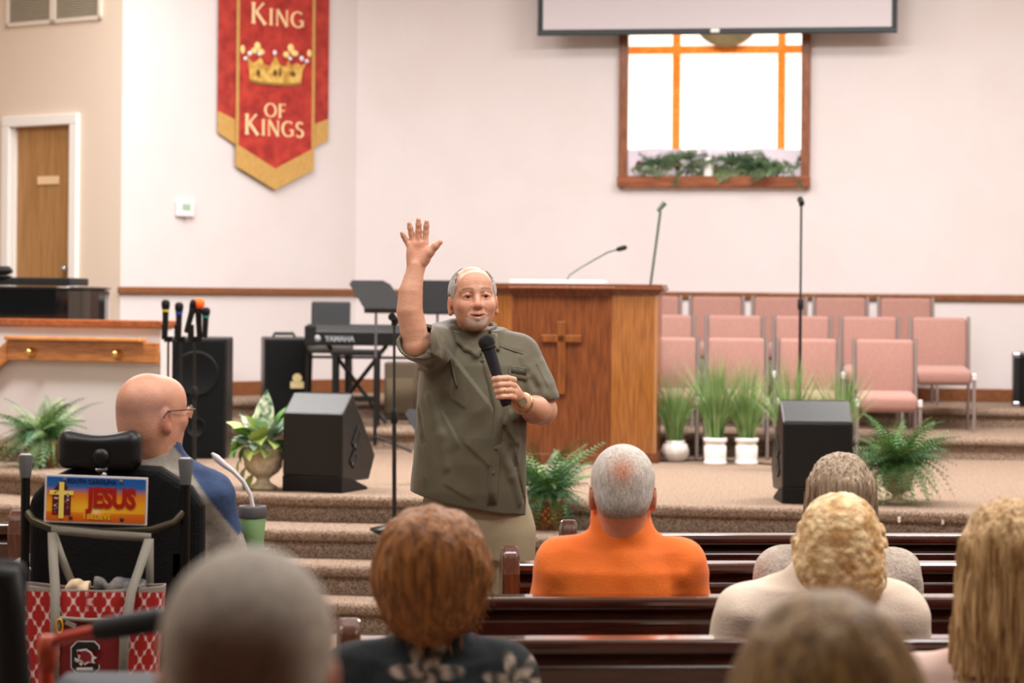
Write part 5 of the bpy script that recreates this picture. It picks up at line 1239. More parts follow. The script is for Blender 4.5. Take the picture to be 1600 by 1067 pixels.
    rp = Vector(W(788, 610, 7.9465)) - Vector(off); mb = MB(); mb.sweep([rp + Vector((0, math.cos(q), math.sin(q))) * .0112 for q in np.linspace(0, 2 * math.pi, 19)], .0022, 8); mb.build('ring', mat('gold_ring', (250, 206, 120), .15, metal=1.0), root)
    return root
build_speaker()
# the microphone in his hand
def hand_mic():
    a, b = P(792, 634, 7.985), P(757, 524, 8.0); r = thing('handheld_microphone', a, 'black wireless microphone gripped by the standing man', 'microphone'); d = b - a; L = d.length; u = d.normalized()
    MB().sweep([u * 0, u * (L * .04), u * (L * .5), u * (L * .76), u * (L * .80)], [.0145, .0175, .0185, .0215, .0225], 24).build('body', mat('mic_body', (52, 52, 62), .35, metal=.5), r)
    MB().sweep([u * (L * .795), u * (L * .815), u * (L * .84)], [.024, .0265, .024], 24).build('collar_ring', M_BLACK, r)
    MB().sweep([u * (L * .835), u * (L * .87), u * (L * .93), u * (L * .975), u * (L * 1.0)], [.0235, .0275, .0275, .0225, .008], 24).build('mesh_head', mat('mic_mesh', (16, 16, 17), .6, bump=1.0, bscale=500), r)
hand_mic()
# ------------------------------------------------------------------ seated listeners, seen from behind
def hair_mat(name, c1, c2, scale=14, stretch=(9, 9, 0.7), bump=0.7):
    return mat(name, c1, 0.5, spec=0.4, var=c2, scale=scale, stretch=stretch, detail=5, bump=bump, bscale=scale * 1.6)
def seated(label, px, ytop, d, sh_y, sh_w, cloth, skin=(214, 158, 130), head_s=1.0, yaw=0.0, nod=0.0, hair=None, seat_z=0.46, cloth_h=0.008, legs=(52, 54, 62),
           collar=None, lean=0.0, face=False, dome=1.0, cloth_fn=None, stub=None, skin_fn=None, slope=0.0, neck=1.0, bx=None, lift=0.0):
    """px/ytop: crown of the head; sh_y: pixel height of the shoulder tops; sh_w: shoulder width (m)"""
    top = W(px, ytop, d); zs = W(px, sh_y, d)[2]; xh = top[0]; x0 = xh if bx is None else W(bx, ytop, d)[0]; hs = head_s
    root = thing('person', (x0, d, 0), label, 'person'); off = (x0, d, 0)
    hc = np.array((xh, d + .0, top[2] - .111 * hs)); hd = Head(hc, rot3(0, 0, math.pi - yaw) @ rot3(nod, 0, 0), hs)
    yb = d + .03                                       # spine line
    lo = (x0 - sh_w / 2 - .12, d - .22, seat_z - .02); hi = (max(x0 + sh_w / 2, xh + .1) + .12, d + .40, top[2] + .03)
    v = Vox(lo, hi, .0052); hd.skull(v, face=face, brow=False)
    v.cone(hd.w((0, .03, -.05)), np.array((x0, yb, zs + .0)) + np.array(((xh - x0) * .5, 0, 0)), .058 * hs * neck, .066 * hs * neck, .03)
    hw = sh_w / 2
    tz = [(seat_z + .03, .155, .115), (seat_z + .2, .15, .11), (zs - .22, .17, .115), (zs - .08 - slope * .5, hw * .86, .10), (zs - .03 - slope * .2, hw * .62, .075)]
    stack(v, [(z, x0, yb, rx - .02, ry - .02) for z, rx, ry in tz], .03)
    arms = []
    for s in (-1, 1):
        shp = np.array((x0 + s * (hw - .055), yb, zs - .065 - slope)); elb = np.array((x0 + s * (hw + .015), yb + .03, zs - .34 - slope * .5)); wrp = np.array((x0 + s * .13, yb + .27, seat_z + .19))
        arms.append((shp, elb, wrp)); v.chain([shp, elb, wrp], [.046, .038, .026], .02)
        v.ell(wrp + np.array((-s * .02, .05, -.005)), (.035, .05, .018), .015)
        for k in range(4): v.cone(wrp + np.array((-s * (.0 + .016 * k), .08, -.005)), wrp + np.array((-s * (.008 + .018 * k), .135 - .006 * abs(k - 1), -.016)), .0095, .008, .005)
        v.chain([wrp + np.array((-s * .045, .03, 0)), wrp + np.array((-s * .072, .075, -.006))], [.012, .009], .008)
    V, Q = v.nets(); V = relax(V, Q, 1)
    c = hd.skin(V, skin, stubble=stub)
    if skin_fn: c = skin_fn(hd, V, c)
    np_mesh('body', V, Q, M_SKIN, root, off, c)
    # garment
    g_ = Vox((lo[0] - .03, lo[1], seat_z), (hi[0] + .03, d + .38, zs + .15), cloth_h)
    stack(g_, [(z, x0, yb, rx + .012, ry + .014) for z, rx, ry in tz], .035)
    for s, (shp, elb, wrp) in zip((-1, 1), arms):
        g_.cone(np.array((x0 + s * .05, yb, zs - .02)), shp, .052, .068, .04); g_.chain([shp, elb, wrp + (elb - wrp) * .05], [.070, .058, .042], .03)
    xn = x0 + (xh - x0) * .6
    if collar: collar(g_, xn, yb, zs, hd)
    else: g_.cone(np.array((x0, yb, zs - .03)), np.array((xn, yb - .004, zs + .035)), .078, .070, .03)
    g_.cone(np.array((xn, yb + .0, zs - .02)), np.array((xn, yb, zs + .14)), .060 * hs * neck, .066 * hs * neck, .004, sub=True)
    g_.warp(lambda q: .005 * vnoise(q * np.array((1, 1, .8)), 9, 3) + .003 * vnoise(q, 24, 4))
    V2, Q2 = g_.nets(); V2 = relax(V2, Q2, 2)
    np_mesh('garment', V2, Q2, cloth, root, off, cloth_fn(V2) if cloth_fn else None)
    # legs
    t = Vox((x0 - .26, d - .16, 0), (x0 + .26, d + .78, seat_z + .2), .012)
    for s in (-1, 1):
        t.chain([np.array((x0 + s * .085, d + .05, seat_z + .10)), np.array((x0 + s * .11, d + .50, seat_z + .09)), np.array((x0 + s * .11, d + .52, .08))], [.10, .072, .05], .03)
    t.ell((x0, d + .03, seat_z + .11), (.18, .14, .12), .03); t.cut((0, 0, .06), (0, 0, -1)); V3, Q3 = t.nets(); V3 = relax(V3, Q3, 1)
    np_mesh('trousers', V3, Q3, mat('trousers_%d_%d_%d' % legs, legs, .8), root, off)
    for s in (-1, 1):
        b = Vox((x0 + s * .11 - .08, d + .4, -.01), (x0 + s * .11 + .08, d + .80, .13), .010); b.ell((x0 + s * .11, d + .60, .035), (.045, .135, .045), .01); b.ell((x0 + s * .11, d + .52, .055), (.045, .06, .05), .02); b.cut((0, 0, 0), (0, 0, -1))
        Vb, Qb = b.nets(); np_mesh('shoe', Vb, Qb, mat('dark_shoe', (44, 38, 34), .5), root, off)
    if hair: hair(root, off, hd, top, zs)
    return root, hd, off
def hair_vox(hd, ext=.17, h=.004, dn=.17): return Vox(hd.C - np.array((ext, ext, dn)), hd.C + np.array((ext, ext, .17)), h)

# white-haired man in orange: short hair, pink crown patch
def hair_orange(root, off, hd, top, zs):
    h = hair_vox(hd); hd.ell(h, (0, .022, .027), (.083, .102, .091), 0.0); hd.ell(h, (0, .058, -.022), (.070, .056, .062), .02)
    def reg(q):
        p = hd.l(q); x, y, z = np.abs(p[..., 0]), p[..., 1], p[..., 2]
        f = np.maximum(-(y + .05), -(z + .068)); return np.maximum(f, np.where(x > .055, .034 - np.sqrt((y - .008) ** 2 + ((z + .024) / 1.2) ** 2), -1)) + .003 * vnoise(q, 70, 1)
    h.inter(reg); V, Q = h.nets(); V = relax(V, Q, 1); p = hd.l(V)
    c = np.repeat(linv((238, 230, 220))[None], len(V), 0) * (1 + .2 * vnoise(V * np.array((3, 3, 1)), 60, 2)[:, None])
    c = blend(c, (222, 158, 130), 1.1 * np.exp(-((p[:, 0] - .006) / .034) ** 2 - ((p[:, 2] - .055) / .034) ** 2) * (p[:, 1] > .03)); c = blend(c, (150, 134, 120), .7 * np.clip((-.02 - p[:, 2]) / .05, 0, 1))
    np_mesh('hair', V, Q, M_HAIRV, root, off, c)
def collar_band(w=.074, hgt=.055):
    def f(g_, x0, yb, zs, hd): g_.cone(np.array((x0, yb, zs - .03)), np.array((x0, yb - .008, zs + hgt)), w + .012, w, .03)
    return f
M_ORANGE = mat('orange_shirt', (252, 128, 40), .75, var=(244, 114, 28), scale=6, bump=.2, bscale=200, sheen=.2)
_, hd_o, of_o = seated('white-haired man in a bright orange shirt seated at the pew end', 973, 697, 6.88, 848, .455, M_ORANGE, head_s=1.10, hair=hair_orange, collar=collar_band(.082, .120), skin=(220, 150, 122))
m = MB()   # his spectacle arm
ro = [o for o in COL.objects if o.get('label', '').startswith('white-haired man in a bright')][0]
m.sweep([Vector(hd_o.w((.083, .03, .004)) - np.array(of_o)), Vector(hd_o.w((.085, -.08, .008)) - np.array(of_o))], .0022, 6); m.sweep([Vector(hd_o.w((-.083, .03, .004)) - np.array(of_o)), Vector(hd_o.w((-.085, -.08, .008)) - np.array(of_o))], .0022, 6); m.build('spectacle_arms', M_STEEL, ro)

def strands(root, off, V, nrm_c, n, L, m_, seed, wav=0.0, sag=1.0, r=.0012, wv_n=3, part=(0, 0)):
    """loose locks of hair following the hair shape downwards"""
    rnd = np.random.RandomState(seed); mb = MB(); idx = rnd.choice(len(V), n); C = np.array(nrm_c)
    for i in idx:
        p = V[i].copy(); pts = []
        ph = rnd.rand() * 6.28; l_ = L * rnd.uniform(.5, 1.1)
        for k in range(6):
            q = p.copy(); out = p - C; out[2] *= .2; out /= (np.linalg.norm(out) + 1e-6)
            q += out * (.003 + wav * math.sin(ph + k * wv_n * .6)) + np.cross(out, (0, 0, 1)) * wav * math.cos(ph + k * wv_n * .6)
            pts.append(Vector(q - np.array(off))); p = p + np.array((0, 0, -l_ / 5 * sag)) + out * .002 * k * .3
        mb.sweep(pts, [r, r * 1.2, r * 1.2, r, r * .8, r * .3], 4, caps=False)
    o = mb.build('loose_hair', m_, root); tag(o, kind='stuff'); return o

# grey-blonde straight hair
M_GREYHAIR = hair_mat('grey_blonde_hair', (188, 166, 140), (128, 106, 86), 13)
def hair_grey(root, off, hd, top, zs):
    h = hair_vox(hd, .2, .0045, .30); c0 = hd.C
    hd.ell(h, (0, .02, .028), (.092, .112, .095), 0.0)
    stack(h, [(c0[2] - .27, c0[0], c0[1] - .02, .105, .075), (c0[2] - .16, c0[0], c0[1] - .03, .112, .085), (c0[2] - .04, c0[0], c0[1] - .02, .102, .095), (c0[2] + .03, c0[0], c0[1] - .018, .088, .09)], .04, 2.0)
    h.inter(lambda q: q[..., 1] - (c0[1] + .075)); h.warp(lambda q: .005 * vnoise(q * np.array((1, 1, .12)), 60, 2) + .003 * vnoise(q * np.array((1, 1, .1)), 130, 7)); h.ell(c0 + np.array((.0, .085, -.06)), (.066, .07, .12), .01, sub=True)
    V, Q = h.nets(); V = relax(V, Q, 1); np_mesh('hair', V, Q, M_GREYHAIR, root, off)
    strands(root, off, V[V[:, 1] < c0[1] + .02], c0, 420, .16, M_GREYHAIR, 3, .001)
M_SWEATER = mat('oatmeal_sweater', (206, 192, 178), .9, var=(186, 170, 156), scale=60, bump=.5, bscale=110)
seated('woman with straight grey-blonde hair in an oatmeal sweater', 1313, 712, 6.95, 862, .44, M_SWEATER, hair=hair_grey, head_s=.98)

# curly blonde in a cream jacket
M_CURL = hair_mat('curly_blonde_hair', (240, 212, 164), (190, 146, 92), 26, (1, 1, 1), 1.0)
def hair_curl(root, off, hd, top, zs):
    h = hair_vox(hd, .19, .004, .22); c0 = hd.C
    hd.ell(h, (0, .02, .026), (.095, .112, .092), 0.0); h.ell(c0 + np.array((-.005, -.03, -.055)), (.112, .10, .095), .05); h.ell(c0 + np.array((.025, -.04, -.10)), (.085, .07, .07), .04)
    rnd = np.random.RandomState(5)
    for i in range(150):
        a, e = rnd.rand() * 6.28, rnd.uniform(-.9, 1.5); q = c0 + np.array((.098 * math.cos(a) * math.cos(e), .105 * math.sin(a) * math.cos(e) - .01, .09 * math.sin(e) - .015)); 
        if q[1] > c0[1] + .06: continue
        pts = [q + np.array((.017 * math.cos(b) , .010 * math.sin(2 * b), .019 * math.sin(b) - .004 * k)) for k, b in enumerate(np.linspace(a, a + 4.4, 6))]; h.chain(pts, [.0075, .009, .0095, .009, .007, .005], .006)
    h.inter(lambda q: q[..., 1] - (c0[1] + .07)); h.warp(lambda q: .003 * vnoise(q, 75, 2))
    V, Q = h.nets(); V = relax(V, Q, 1); np_mesh('hair', V, Q, M_CURL, root, off)
M_CREAM = mat('cream_jacket', (238, 220, 202), .8, var=(226, 206, 186), scale=5, bump=.25, bscale=180)
seated('woman with short curly blonde hair in a cream jacket', 1311, 772, 6.08, 900, .50, M_CREAM, hair=hair_curl, head_s=1.03, collar=collar_band(.092, .085), bx=1288, slope=.035)

# long straight blonde at the right edge
M_BLONDE = hair_mat('long_blonde_hair', (224, 188, 136), (164, 122, 76), 12, (8, 8, .6), .8)
def hair_blonde(root, off, hd, top, zs):
    h = hair_vox(hd, .2, .005, .34); c0 = hd.C
    hd.ell(h, (0, .02, .028), (.092, .112, .095), 0.0)
    stack(h, [(c0[2] - .25, c0[0], c0[1] - .03, .118, .07), (c0[2] - .14, c0[0], c0[1] - .03, .118, .088), (c0[2] - .04, c0[0], c0[1] - .02, .108, .098), (c0[2] + .03, c0[0], c0[1] - .018, .09, .09)], .04, 2.0)
    h.inter(lambda q: q[..., 1] - (c0[1] + .075)); h.warp(lambda q: .006 * vnoise(q * np.array((1, 1, .15)), 45, 2) + .004 * vnoise(q * np.array((1, 1, .1)), 110, 7))
    V, Q = h.nets(); V = relax(V, Q, 1); np_mesh('hair', V, Q, M_BLONDE, root, off); strands(root, off, V[V[:, 1] < c0[1] + .02], c0, 260, .14, M_BLONDE, 4, .0012, r=.0016)
M_BLUSH = mat('blush_top', (226, 196, 184), .85, var=(214, 182, 170), scale=6)
seated('woman with long straight blonde hair cut off by the right edge', 1573, 786, 5.2, 1030, .46, M_BLUSH, hair=hair_blonde, head_s=1.0)

# auburn bob and black floral top
M_AUBURN = hair_mat('auburn_hair', (158, 100, 46), (106, 62, 24), 13, (6, 6, .9), .7)
def hair_auburn(root, off, hd, top, zs):
    h = hair_vox(hd, .2, .0045, .22); c0 = hd.C
    hd.ell(h, (0, .02, .02), (.112, .125, .098), 0.0); h.ell(c0 + np.array((0, -.03, -.04)), (.128, .108, .095), .05); h.ell(c0 + np.array((0, -.045, -.115)), (.09, .07, .065), .05)
    h.inter(lambda q: q[..., 1] - (c0[1] + .08)); h.warp(lambda q: .006 * vnoise(q * np.array((1, 1, .35)), 34, 2) + .003 * vnoise(q * np.array((1, 1, .2)), 90, 7))
    V, Q = h.nets(); V = relax(V, Q, 1); np_mesh('hair', V, Q, M_AUBURN, root, off); strands(root, off, V[V[:, 1] < c0[1] + .02], c0, 160, .035, M_AUBURN, 6, .002, r=.0011)
def floral(V):
    c = np.repeat(linv((22, 30, 34))[None], len(V), 0)
    x = V[:, 0] - W(676, 0, 5.15)[0]; z = V[:, 2] - W(676, 1010, 5.15)[2]
    for fx, fz, r in ((0.0, -.045, .085), (.19, -.07, .075), (-.15, -.14, .05), (.1, -.14, .05), (-.02, -.2, .07), (.2, -.2, .08), (-.18, -.26, .08)):
        a = np.arctan2(z - fz, x - fx); rr = np.hypot(x - fx, z - fz); pet = r * (.72 + .28 * np.cos(a * 6 + fx * 40)); w_ = np.clip((pet - rr) / .012, 0, 1) * (.55 + .45 * np.cos(rr * 150 + a * 3)); c = blend(c, (196, 176, 158), w_ * .9)
    return c
M_FLORAL = mat('black_floral_top', (40, 44, 48), .85, attr='Col', var=(200, 200, 200), scale=60)
seated('woman with an auburn bob and a black floral top', 676, 792, 5.15, 1012, .42, M_FLORAL, hair=hair_auburn, head_s=.98, cloth_fn=floral, cloth_h=.006)

# blurred heads nearest the camera
def hair_foreman(root, off, hd, top, zs):
    h = hair_vox(hd); hd.ell(h, (0, .022, .027), (.084, .103, .092), 0.0); hd.ell(h, (0, .058, -.022), (.072, .056, .064), .02)
    def reg(q):
        p = hd.l(q); x, y, z = np.abs(p[..., 0]), p[..., 1], p[..., 2]
        return np.maximum(np.maximum(-(y + .05), -(z + .07)), np.where(x > .055, .034 - np.sqrt((y - .008) ** 2 + ((z + .024) / 1.2) ** 2), -1)) + .003 * vnoise(q, 70, 1)
    h.inter(reg); V, Q = h.nets(); V = relax(V, Q, 1); p = hd.l(V)
    c = np.repeat(linv((200, 186, 170))[None], len(V), 0) * (1 + .15 * vnoise(V * np.array((3, 3, 1)), 60, 2)[:, None])
    c = blend(c, (112, 74, 54), 1.2 * np.exp(-((p[:, 0]) / .062) ** 4 - ((p[:, 2] + .01) / .075) ** 4) * (p[:, 1] > .02))  # bare skin patch, darkened by shadow painted into the back of the head
    np_mesh('hair', V, Q, M_HAIRV, root, off, c)
seated('blurred grey-haired man nearest the camera at the lower left', 392, 862, 2.4, 1500, .46, mat('navy_polo', (58, 62, 76), .85), hair=hair_foreman, head_s=1.03, skin=(200, 138, 110), seat_z=.60)
M_BROWNHAIR = hair_mat('brown_blonde_hair', (150, 116, 66), (96, 68, 34), 14, (6, 6, 1), .6)
def hair_brown(root, off, hd, top, zs):
    h = hair_vox(hd, .2, .005, .24); c0 = hd.C
    hd.ell(h, (0, .02, .022), (.108, .122, .1), 0.0); h.ell(c0 + np.array((0, -.03, -.05)), (.128, .105, .11), .05); h.ell(c0 + np.array((0, -.05, -.13)), (.10, .07, .07), .05)
    h.inter(lambda q: q[..., 1] - (c0[1] + .08)); h.warp(lambda q: .005 * vnoise(q * np.array((1, 1, .35)), 34, 2))
    V, Q = h.nets(); V = relax(V, Q, 1); np_mesh('hair', V, Q, M_BROWNHAIR, root, off)
    m = MB(); b = Vector(c0 - np.array(off))
    for k in range(5):
        a = 2 * math.pi * k / 5; m.sphere(b + Vector((.045 + .016 * math.cos(a), -.135, -.055 + .016 * math.sin(a))), (.014, .007, .014), 8, 6)
    m.sphere(b + Vector((.045, -.14, -.055)), .008, 8, 6); m.build('hair_clip', mat('purple_clip', (142, 92, 128), .4), root)
seated('blurred woman with brown-blonde hair and a purple clip at the bottom edge', 1290, 930, 3.05, 1400, .42, mat('green_grey_top', (96, 100, 88), .85), hair=hair_brown, head_s=.92)

# ------------------------------------------------------------------ bald man in the wheelchair
def stub(p): return .6 * np.clip(np.exp(-((p[:, 2] - .012) / .036) ** 2) * np.clip((p[:, 1] + .03) / .04, 0, 1), 0, 1)
def collar_crew(g_, x0, yb, zs, hd): g_.cone(np.array((x0, yb, zs - .03)), np.array((x0, yb - .004, zs + .03)), .095, .088, .03)
def raglan(V):
    c = np.repeat(linv((168, 158, 146))[None], len(V), 0) * (1 + .06 * vnoise(V * np.array((1, 1, 5)), 30, 4)[:, None])
    x0 = W(238, 0, 7.2)[0]; xx = np.abs(V[:, 0] - x0)
    return blend(c, (60, 80, 118), np.clip((xx - (.085 + (1.225 - V[:, 2]) * .72)) / .008, 0, 1) * (V[:, 2] > .98))
wm, hdw, ofw = seated('bald man with glasses sitting in the power wheelchair', 240, 583, 7.2, 716, .46, mat('raglan_shirt', (150, 142, 132), .85, attr='Col', var=(215, 215, 215), scale=20, bump=.2, bscale=60), skin=(214, 156, 128), yaw=math.radians(44), head_s=1.04, seat_z=.64, collar=collar_crew, slope=.05, bx=238, neck=1.22,
    cloth_fn=raglan, face=True, stub=((140, 100, 92), stub), legs=(60, 66, 84))
eyes(hdw, wm, ofw)
L_ = lambda p: Vector(hdw.w(p) - np.array(ofw))
gl = MB()
for s in (-1, 1): gl.sweep([L_((s * .086, .03, -.012)), L_((s * .086, .015, .006)), L_((s * .084, -.06, .008)), L_((s * .068, -.098, .008))], .0022, 6)
for s in (-1, 1): gl.sweep([L_((s * .036 + .027 * math.cos(a), -.108 + .012 * abs(math.cos(a)) * (1 if math.cos(a) * s > 0 else .2), -.002 + .019 * math.sin(a))) for a in np.linspace(0, 2 * math.pi, 17)], .0015, 6)
gl.sweep([L_((-.010, -.112, .002)), L_((.010, -.112, .002))], .0016, 6); gl.build('glasses_frame', mat('spectacle_frame', (52, 44, 42), .4), wm)
for s in (-1, 1):
    m = MB(); m.add([L_((s * .036 + .026 * math.cos(a), -.107 + .012 * abs(math.cos(a)) * (1 if math.cos(a) * s > 0 else .2), -.002 + .018 * math.sin(a))) for a in np.linspace(0, 2 * math.pi, 17)[:-1]], [tuple(range(16))]); m.build('lens', mat('lens_glass', (255, 255, 255), .05, trans=1.0), wm)
# ================================================================== power wheelchair
M_CHBLACK = mat('wheelchair_fabric', (13, 13, 14), .75, spec=.25, bump=.3, bscale=150)
M_VINYL = mat('black_vinyl', (12, 12, 13), .42, spec=.4)
M_GRIPGREY = mat('grip_grey', (92, 92, 92), .55)
M_TUBE = mat('tube_dark', (26, 25, 22), .35, metal=.5)
wc = thing('wheelchair', (P(178, 0, 7.15).x, 7.15, 0), 'black power wheelchair with headrest and upright grey hand grips', 'wheelchair'); wo = Vector(wc.location)
def wp(px, py, d): return P(px, py, d) - wo
out = [(44, 1010), (44, 780), (74, 748), (112, 730), (165, 724), (250, 730), (298, 760), (318, 790), (318, 1010)]
MB().prism([wp(a, b, 7.0) for a, b in out], (0, .07, 0)).build('backrest', M_CHBLACK, wc, bevel=.025, seg=3)
for sx, (g0, g1) in ((-1, ((40, 746), (40, 711))), (1, ((290, 757), (290, 717)))):
    a, b = wp(g0[0], g0[1], 6.94), wp(g1[0], g1[1], 6.94)
    MB().cyl(a + Vector((0, 0, .01)), Vector((a.x, a.y, .52)), .0135).build('push_cane', M_TUBE, wc)
    gr = MB().sweep([a, a.lerp(b, .15), a.lerp(b, .92), b], [.0155, .0165, .0215, .020], 20).build('hand_grip', M_GRIPGREY, wc)
    MB().sweep([b + Vector((.013 * math.cos(q), .013 * math.sin(q), .001)) for q in np.linspace(0, 2 * math.pi, 19)], .0035, 6).build('grip_ring', mat('ring_light', (190, 188, 186), .4), gr)
MB().sweep([wp(42, 800, 6.94), wp(52, 814, 6.92), wp(80, 825, 6.89), (wp(160, 831, 6.87)), wp(235, 829, 6.89), wp(272, 817, 6.92), wp(288, 800, 6.94)], .0125, 12).build('cross_bar', mat('bar_worn', (70, 64, 48), .3, metal=.6), wc)
hv = Vox(tuple(P(80, 745, 6.85) - Vector((0.01, 0, 0))), tuple(P(235, 655, 7.15)), .004)
hv.box(P(157, 703, 6.99), (.122, .042, .060), .038, .01); hv.ell(P(155, 640, 6.99), (.105, .14, .068), .03, sub=True); hv.ell(P(157, 703, 7.07), (.14, .05, .1), .02, sub=True); hv.ell(P(118, 745, 6.99), (.05, .1, .022), .02, sub=True)
V, Q = hv.nets(); V = relax(V, Q, 2); hr_ = np_mesh('headrest', V, Q, M_VINYL, wc, tuple(wo))
MB().lathe([(.026, 0), (.024, .012), (.012, .018), (0, .018)], 20).build('headrest_hub', M_VINYL, hr_, loc=wp(158, 714, 6.95), rot=(math.radians(90), 0, 0))
m = MB(); m.cyl(wp(158, 716, 6.965), wp(160, 790, 6.975), .010); m.build('headrest_post', M_TUBE, wc)
m = MB(); m.sphere(wp(163, 742, 6.955), .010); m.cyl(wp(150, 734, 6.96), wp(168, 732, 6.96), .006); m.build('adjust_knob', M_STEEL, wc)
MB().box((0, .22, .60), (.46, .46, .08)).build('seat', M_CHBLACK, wc, bevel=.02); MB().box((0, .15, .36), (.40, .62, .26)).build('power_base', M_BLACK, wc, bevel=.03)
for s in (-1, 1):
    m = MB(); m.lathe([(.06, -.03), (.15, -.04), (.175, -.03), (.175, .03), (.15, .04), (.06, .03)], 32); m.build('drive_wheel', mat('tyre', (22, 22, 22), .8), wc, loc=(s * .27, .12, .175), rot=(0, math.radians(90), 0))
    for y in (-.2, .5):
        m = MB(); m.lathe([(.02, -.02), (.07, -.022), (.08, 0), (.07, .022), (.02, .02)], 20); m.build('caster', mat('tyre', (22, 22, 22), .8), wc, loc=(s * .2, y, .08), rot=(0, math.radians(90), 0))
    MB().cyl((s * .27, -.02, .60), (s * .27, -.02, .86), .012).build('arm_post', M_TUBE, wc)
    MB().box((s * .275, .17, .875), (.06, .34, .035)).build('armrest', M_VINYL, wc, bevel=.012, seg=3)
MB().box((.22, -.09, .83), (.05, .12, .25)).build('side_bolster', M_CHBLACK, wc, bevel=.015)
MB().box((0, .62, .16), (.36, .2, .02)).build('footplate', M_TUBE, wc)
m = MB(); jb = wp(352, 840, 7.32); m.box(jb, (.07, .16, .03), rot=(0, 0, math.radians(-24))); m.sweep([jb + Vector((-.08, -.02, -.03)), jb], .012, 8); m.build('joystick_bracket', M_VINYL, wc, bevel=.006)
cc = P(394.5, 850, 7.38) - wo
m = MB(); m.sweep([cc + Vector((.047 * math.cos(q), .047 * math.sin(q), -.02)) for q in np.linspace(0, 2 * math.pi, 21)], .006, 8); m.sweep([cc + Vector((-.047, 0, -.02)), cc + Vector((-.10, -.04, -.02))], .007, 8); m.sweep([cc + Vector((0, 0, -.075)), cc + Vector((.0, .04, -.08)), cc + Vector((0, .047, -.02))], .006, 6); m.build('cup_holder', M_TUBE, wc)
for a, b in ((38, 893), (36, 928)):
    m = MB(); m.sphere(wp(a, b, 6.97), .011, 10, 7); m.cyl(wp(a, b, 6.97), wp(a + 10, b - 4, 6.98), .006); m.build('frame_bolt', M_STEEL, wc)
# green tumbler with a drinking tube
tb = P(394.5, 790, 7.38); hgt = .175; r = thing('tumbler', (tb.x, 7.38, tb.z - hgt), 'green insulated tumbler with a white drinking tube in the wheelchair cup holder', 'tumbler')
MB().lathe([(.030, 0), (.0315, .004), (.041, hgt - .035), (.0395, hgt - .033), (.0, hgt - .036)], 28).build('cup', mat('tumbler_green', (122, 156, 104), .45, bump=.1, bscale=300), r)
MB().lathe([(.0425, hgt - .036), (.0435, hgt - .034), (.0435, hgt - .006), (.041, hgt), (.036, hgt), (.034, hgt - .006), (0, hgt - .006)], 28).build('lid', mat('lid_grey', (92, 90, 92), .5), r)
tt = [P(*q) - Vector(r.location) for q in ((396, 795, 7.38), (391, 772, 7.375), (380, 752, 7.37), (364, 736, 7.365), (349, 725, 7.36), (338, 715, 7.355), (331, 708, 7.35))]
MB().sweep(tt, [.0065, .0065, .0065, .007, .0095, .011, .004], 10).build('drinking_tube', mat('tube_white', (232, 224, 226), .35), r)

# novelty plate on the backrest
q = P(150, 781, 6.845); pw, phh = .292, .137
lp = thing('novelty_plate', q, 'blue and orange novelty plate reading JESUS on the wheelchair back', 'licence plate'); lp.rotation_euler = (math.radians(3), math.radians(1.6), 0)
nx, ny = 150, 76; gx, gz = np.meshgrid(np.linspace(-.5, .5, nx), np.linspace(-.5, .5, ny), indexing='ij')
Vp = np.stack([gx.ravel() * (pw - .012), np.full(gx.size, -.0026), gz.ravel() * (phh - .012)], 1)
I = np.arange(nx * ny).reshape(nx, ny); Qp = np.stack([I[:-1, :-1], I[1:, :-1], I[1:, 1:], I[:-1, 1:]], -1).reshape(-1, 4)
t = gz.ravel() + .5; x = gx.ravel()
stops = [0, .20, .215, .40, .62, .78, 1.0]; cs_ = [linv(c) for c in ((206, 92, 20), (226, 112, 24), (244, 176, 30), (246, 170, 26), (232, 128, 40), (44, 104, 176), (26, 92, 178))]
cp = np.stack([np.interp(t, stops, [c[i] for c in cs_]) for i in range(3)], 1)
sun = np.exp(-((x + .0) / .05) ** 2 - ((t - .25) / .07) ** 2); cp = blend(cp, (255, 248, 210), sun); cp = blend(cp, (252, 206, 60), .7 * np.exp(-((x) / .3) ** 2 - ((t - .3) / .12) ** 2))
MB().box((0, .001, 0), (pw, .003, phh)).build('plate_blank', mat('plate_white', (232, 226, 226), .35), lp, bevel=.012)
np_mesh('printed_scene', Vp, Qp, mat('plate_print', (200, 120, 60), .35, attr='Col'), lp, None, cp)
R90 = (math.radians(90), 0, 0)
text_mesh('JESUS', .078, mat('plate_red', (176, 28, 20), .4), 'lettering', lp, (.045, -.0042, .004), R90, .0006, .74, .0035, space=.98)
text_mesh('SOUTH CAROLINA', .017, mat('plate_navy', (20, 40, 90), .4), 'lettering', lp, (-.012, -.004, .052), R90, .0005, .95, .0004)
text_mesh('I BELIEVE', .021, mat('plate_yellow', (246, 196, 40), .4), 'lettering', lp, (.005, -.004, -.048), R90, .0005, .95, .0004)
arch = [(-.026, -.045), (.026, -.045), (.026, .012), (.020, .030), (.010, .043), (0, .052), (-.010, .043), (-.020, .030), (-.026, .012)]
MB().prism([(x - .097, -.0042, z) for x, z in arch], (0, .001, 0)).build('arched_window', mat('plate_garnet', (92, 26, 30), .4), lp)
rn = random.Random(3)
for k in range(22):
    xx, zz = rn.choice((-.018, -.012, .012, .018)), rn.uniform(-.04, .03); MB().box((xx - .097, -.0046, zz), (.006, .001, .005)).build('window_quarry', mat('plate_glass%d' % (k % 3), ((214, 190, 178), (190, 60, 50), (120, 100, 150))[k % 3], .4), lp)
MB().prism([(x - .097, -.005, z) for x, z in ((-.007, -.055), (.007, -.055), (.007, .012), (.034, .012), (.034, .024), (.007, .024), (.007, .048), (-.007, .048), (-.007, .024), (-.034, .024), (-.034, .012), (-.007, .012))], (0, .001, 0)).build('cross', mat('plate_cross', (250, 226, 110), .4), lp)
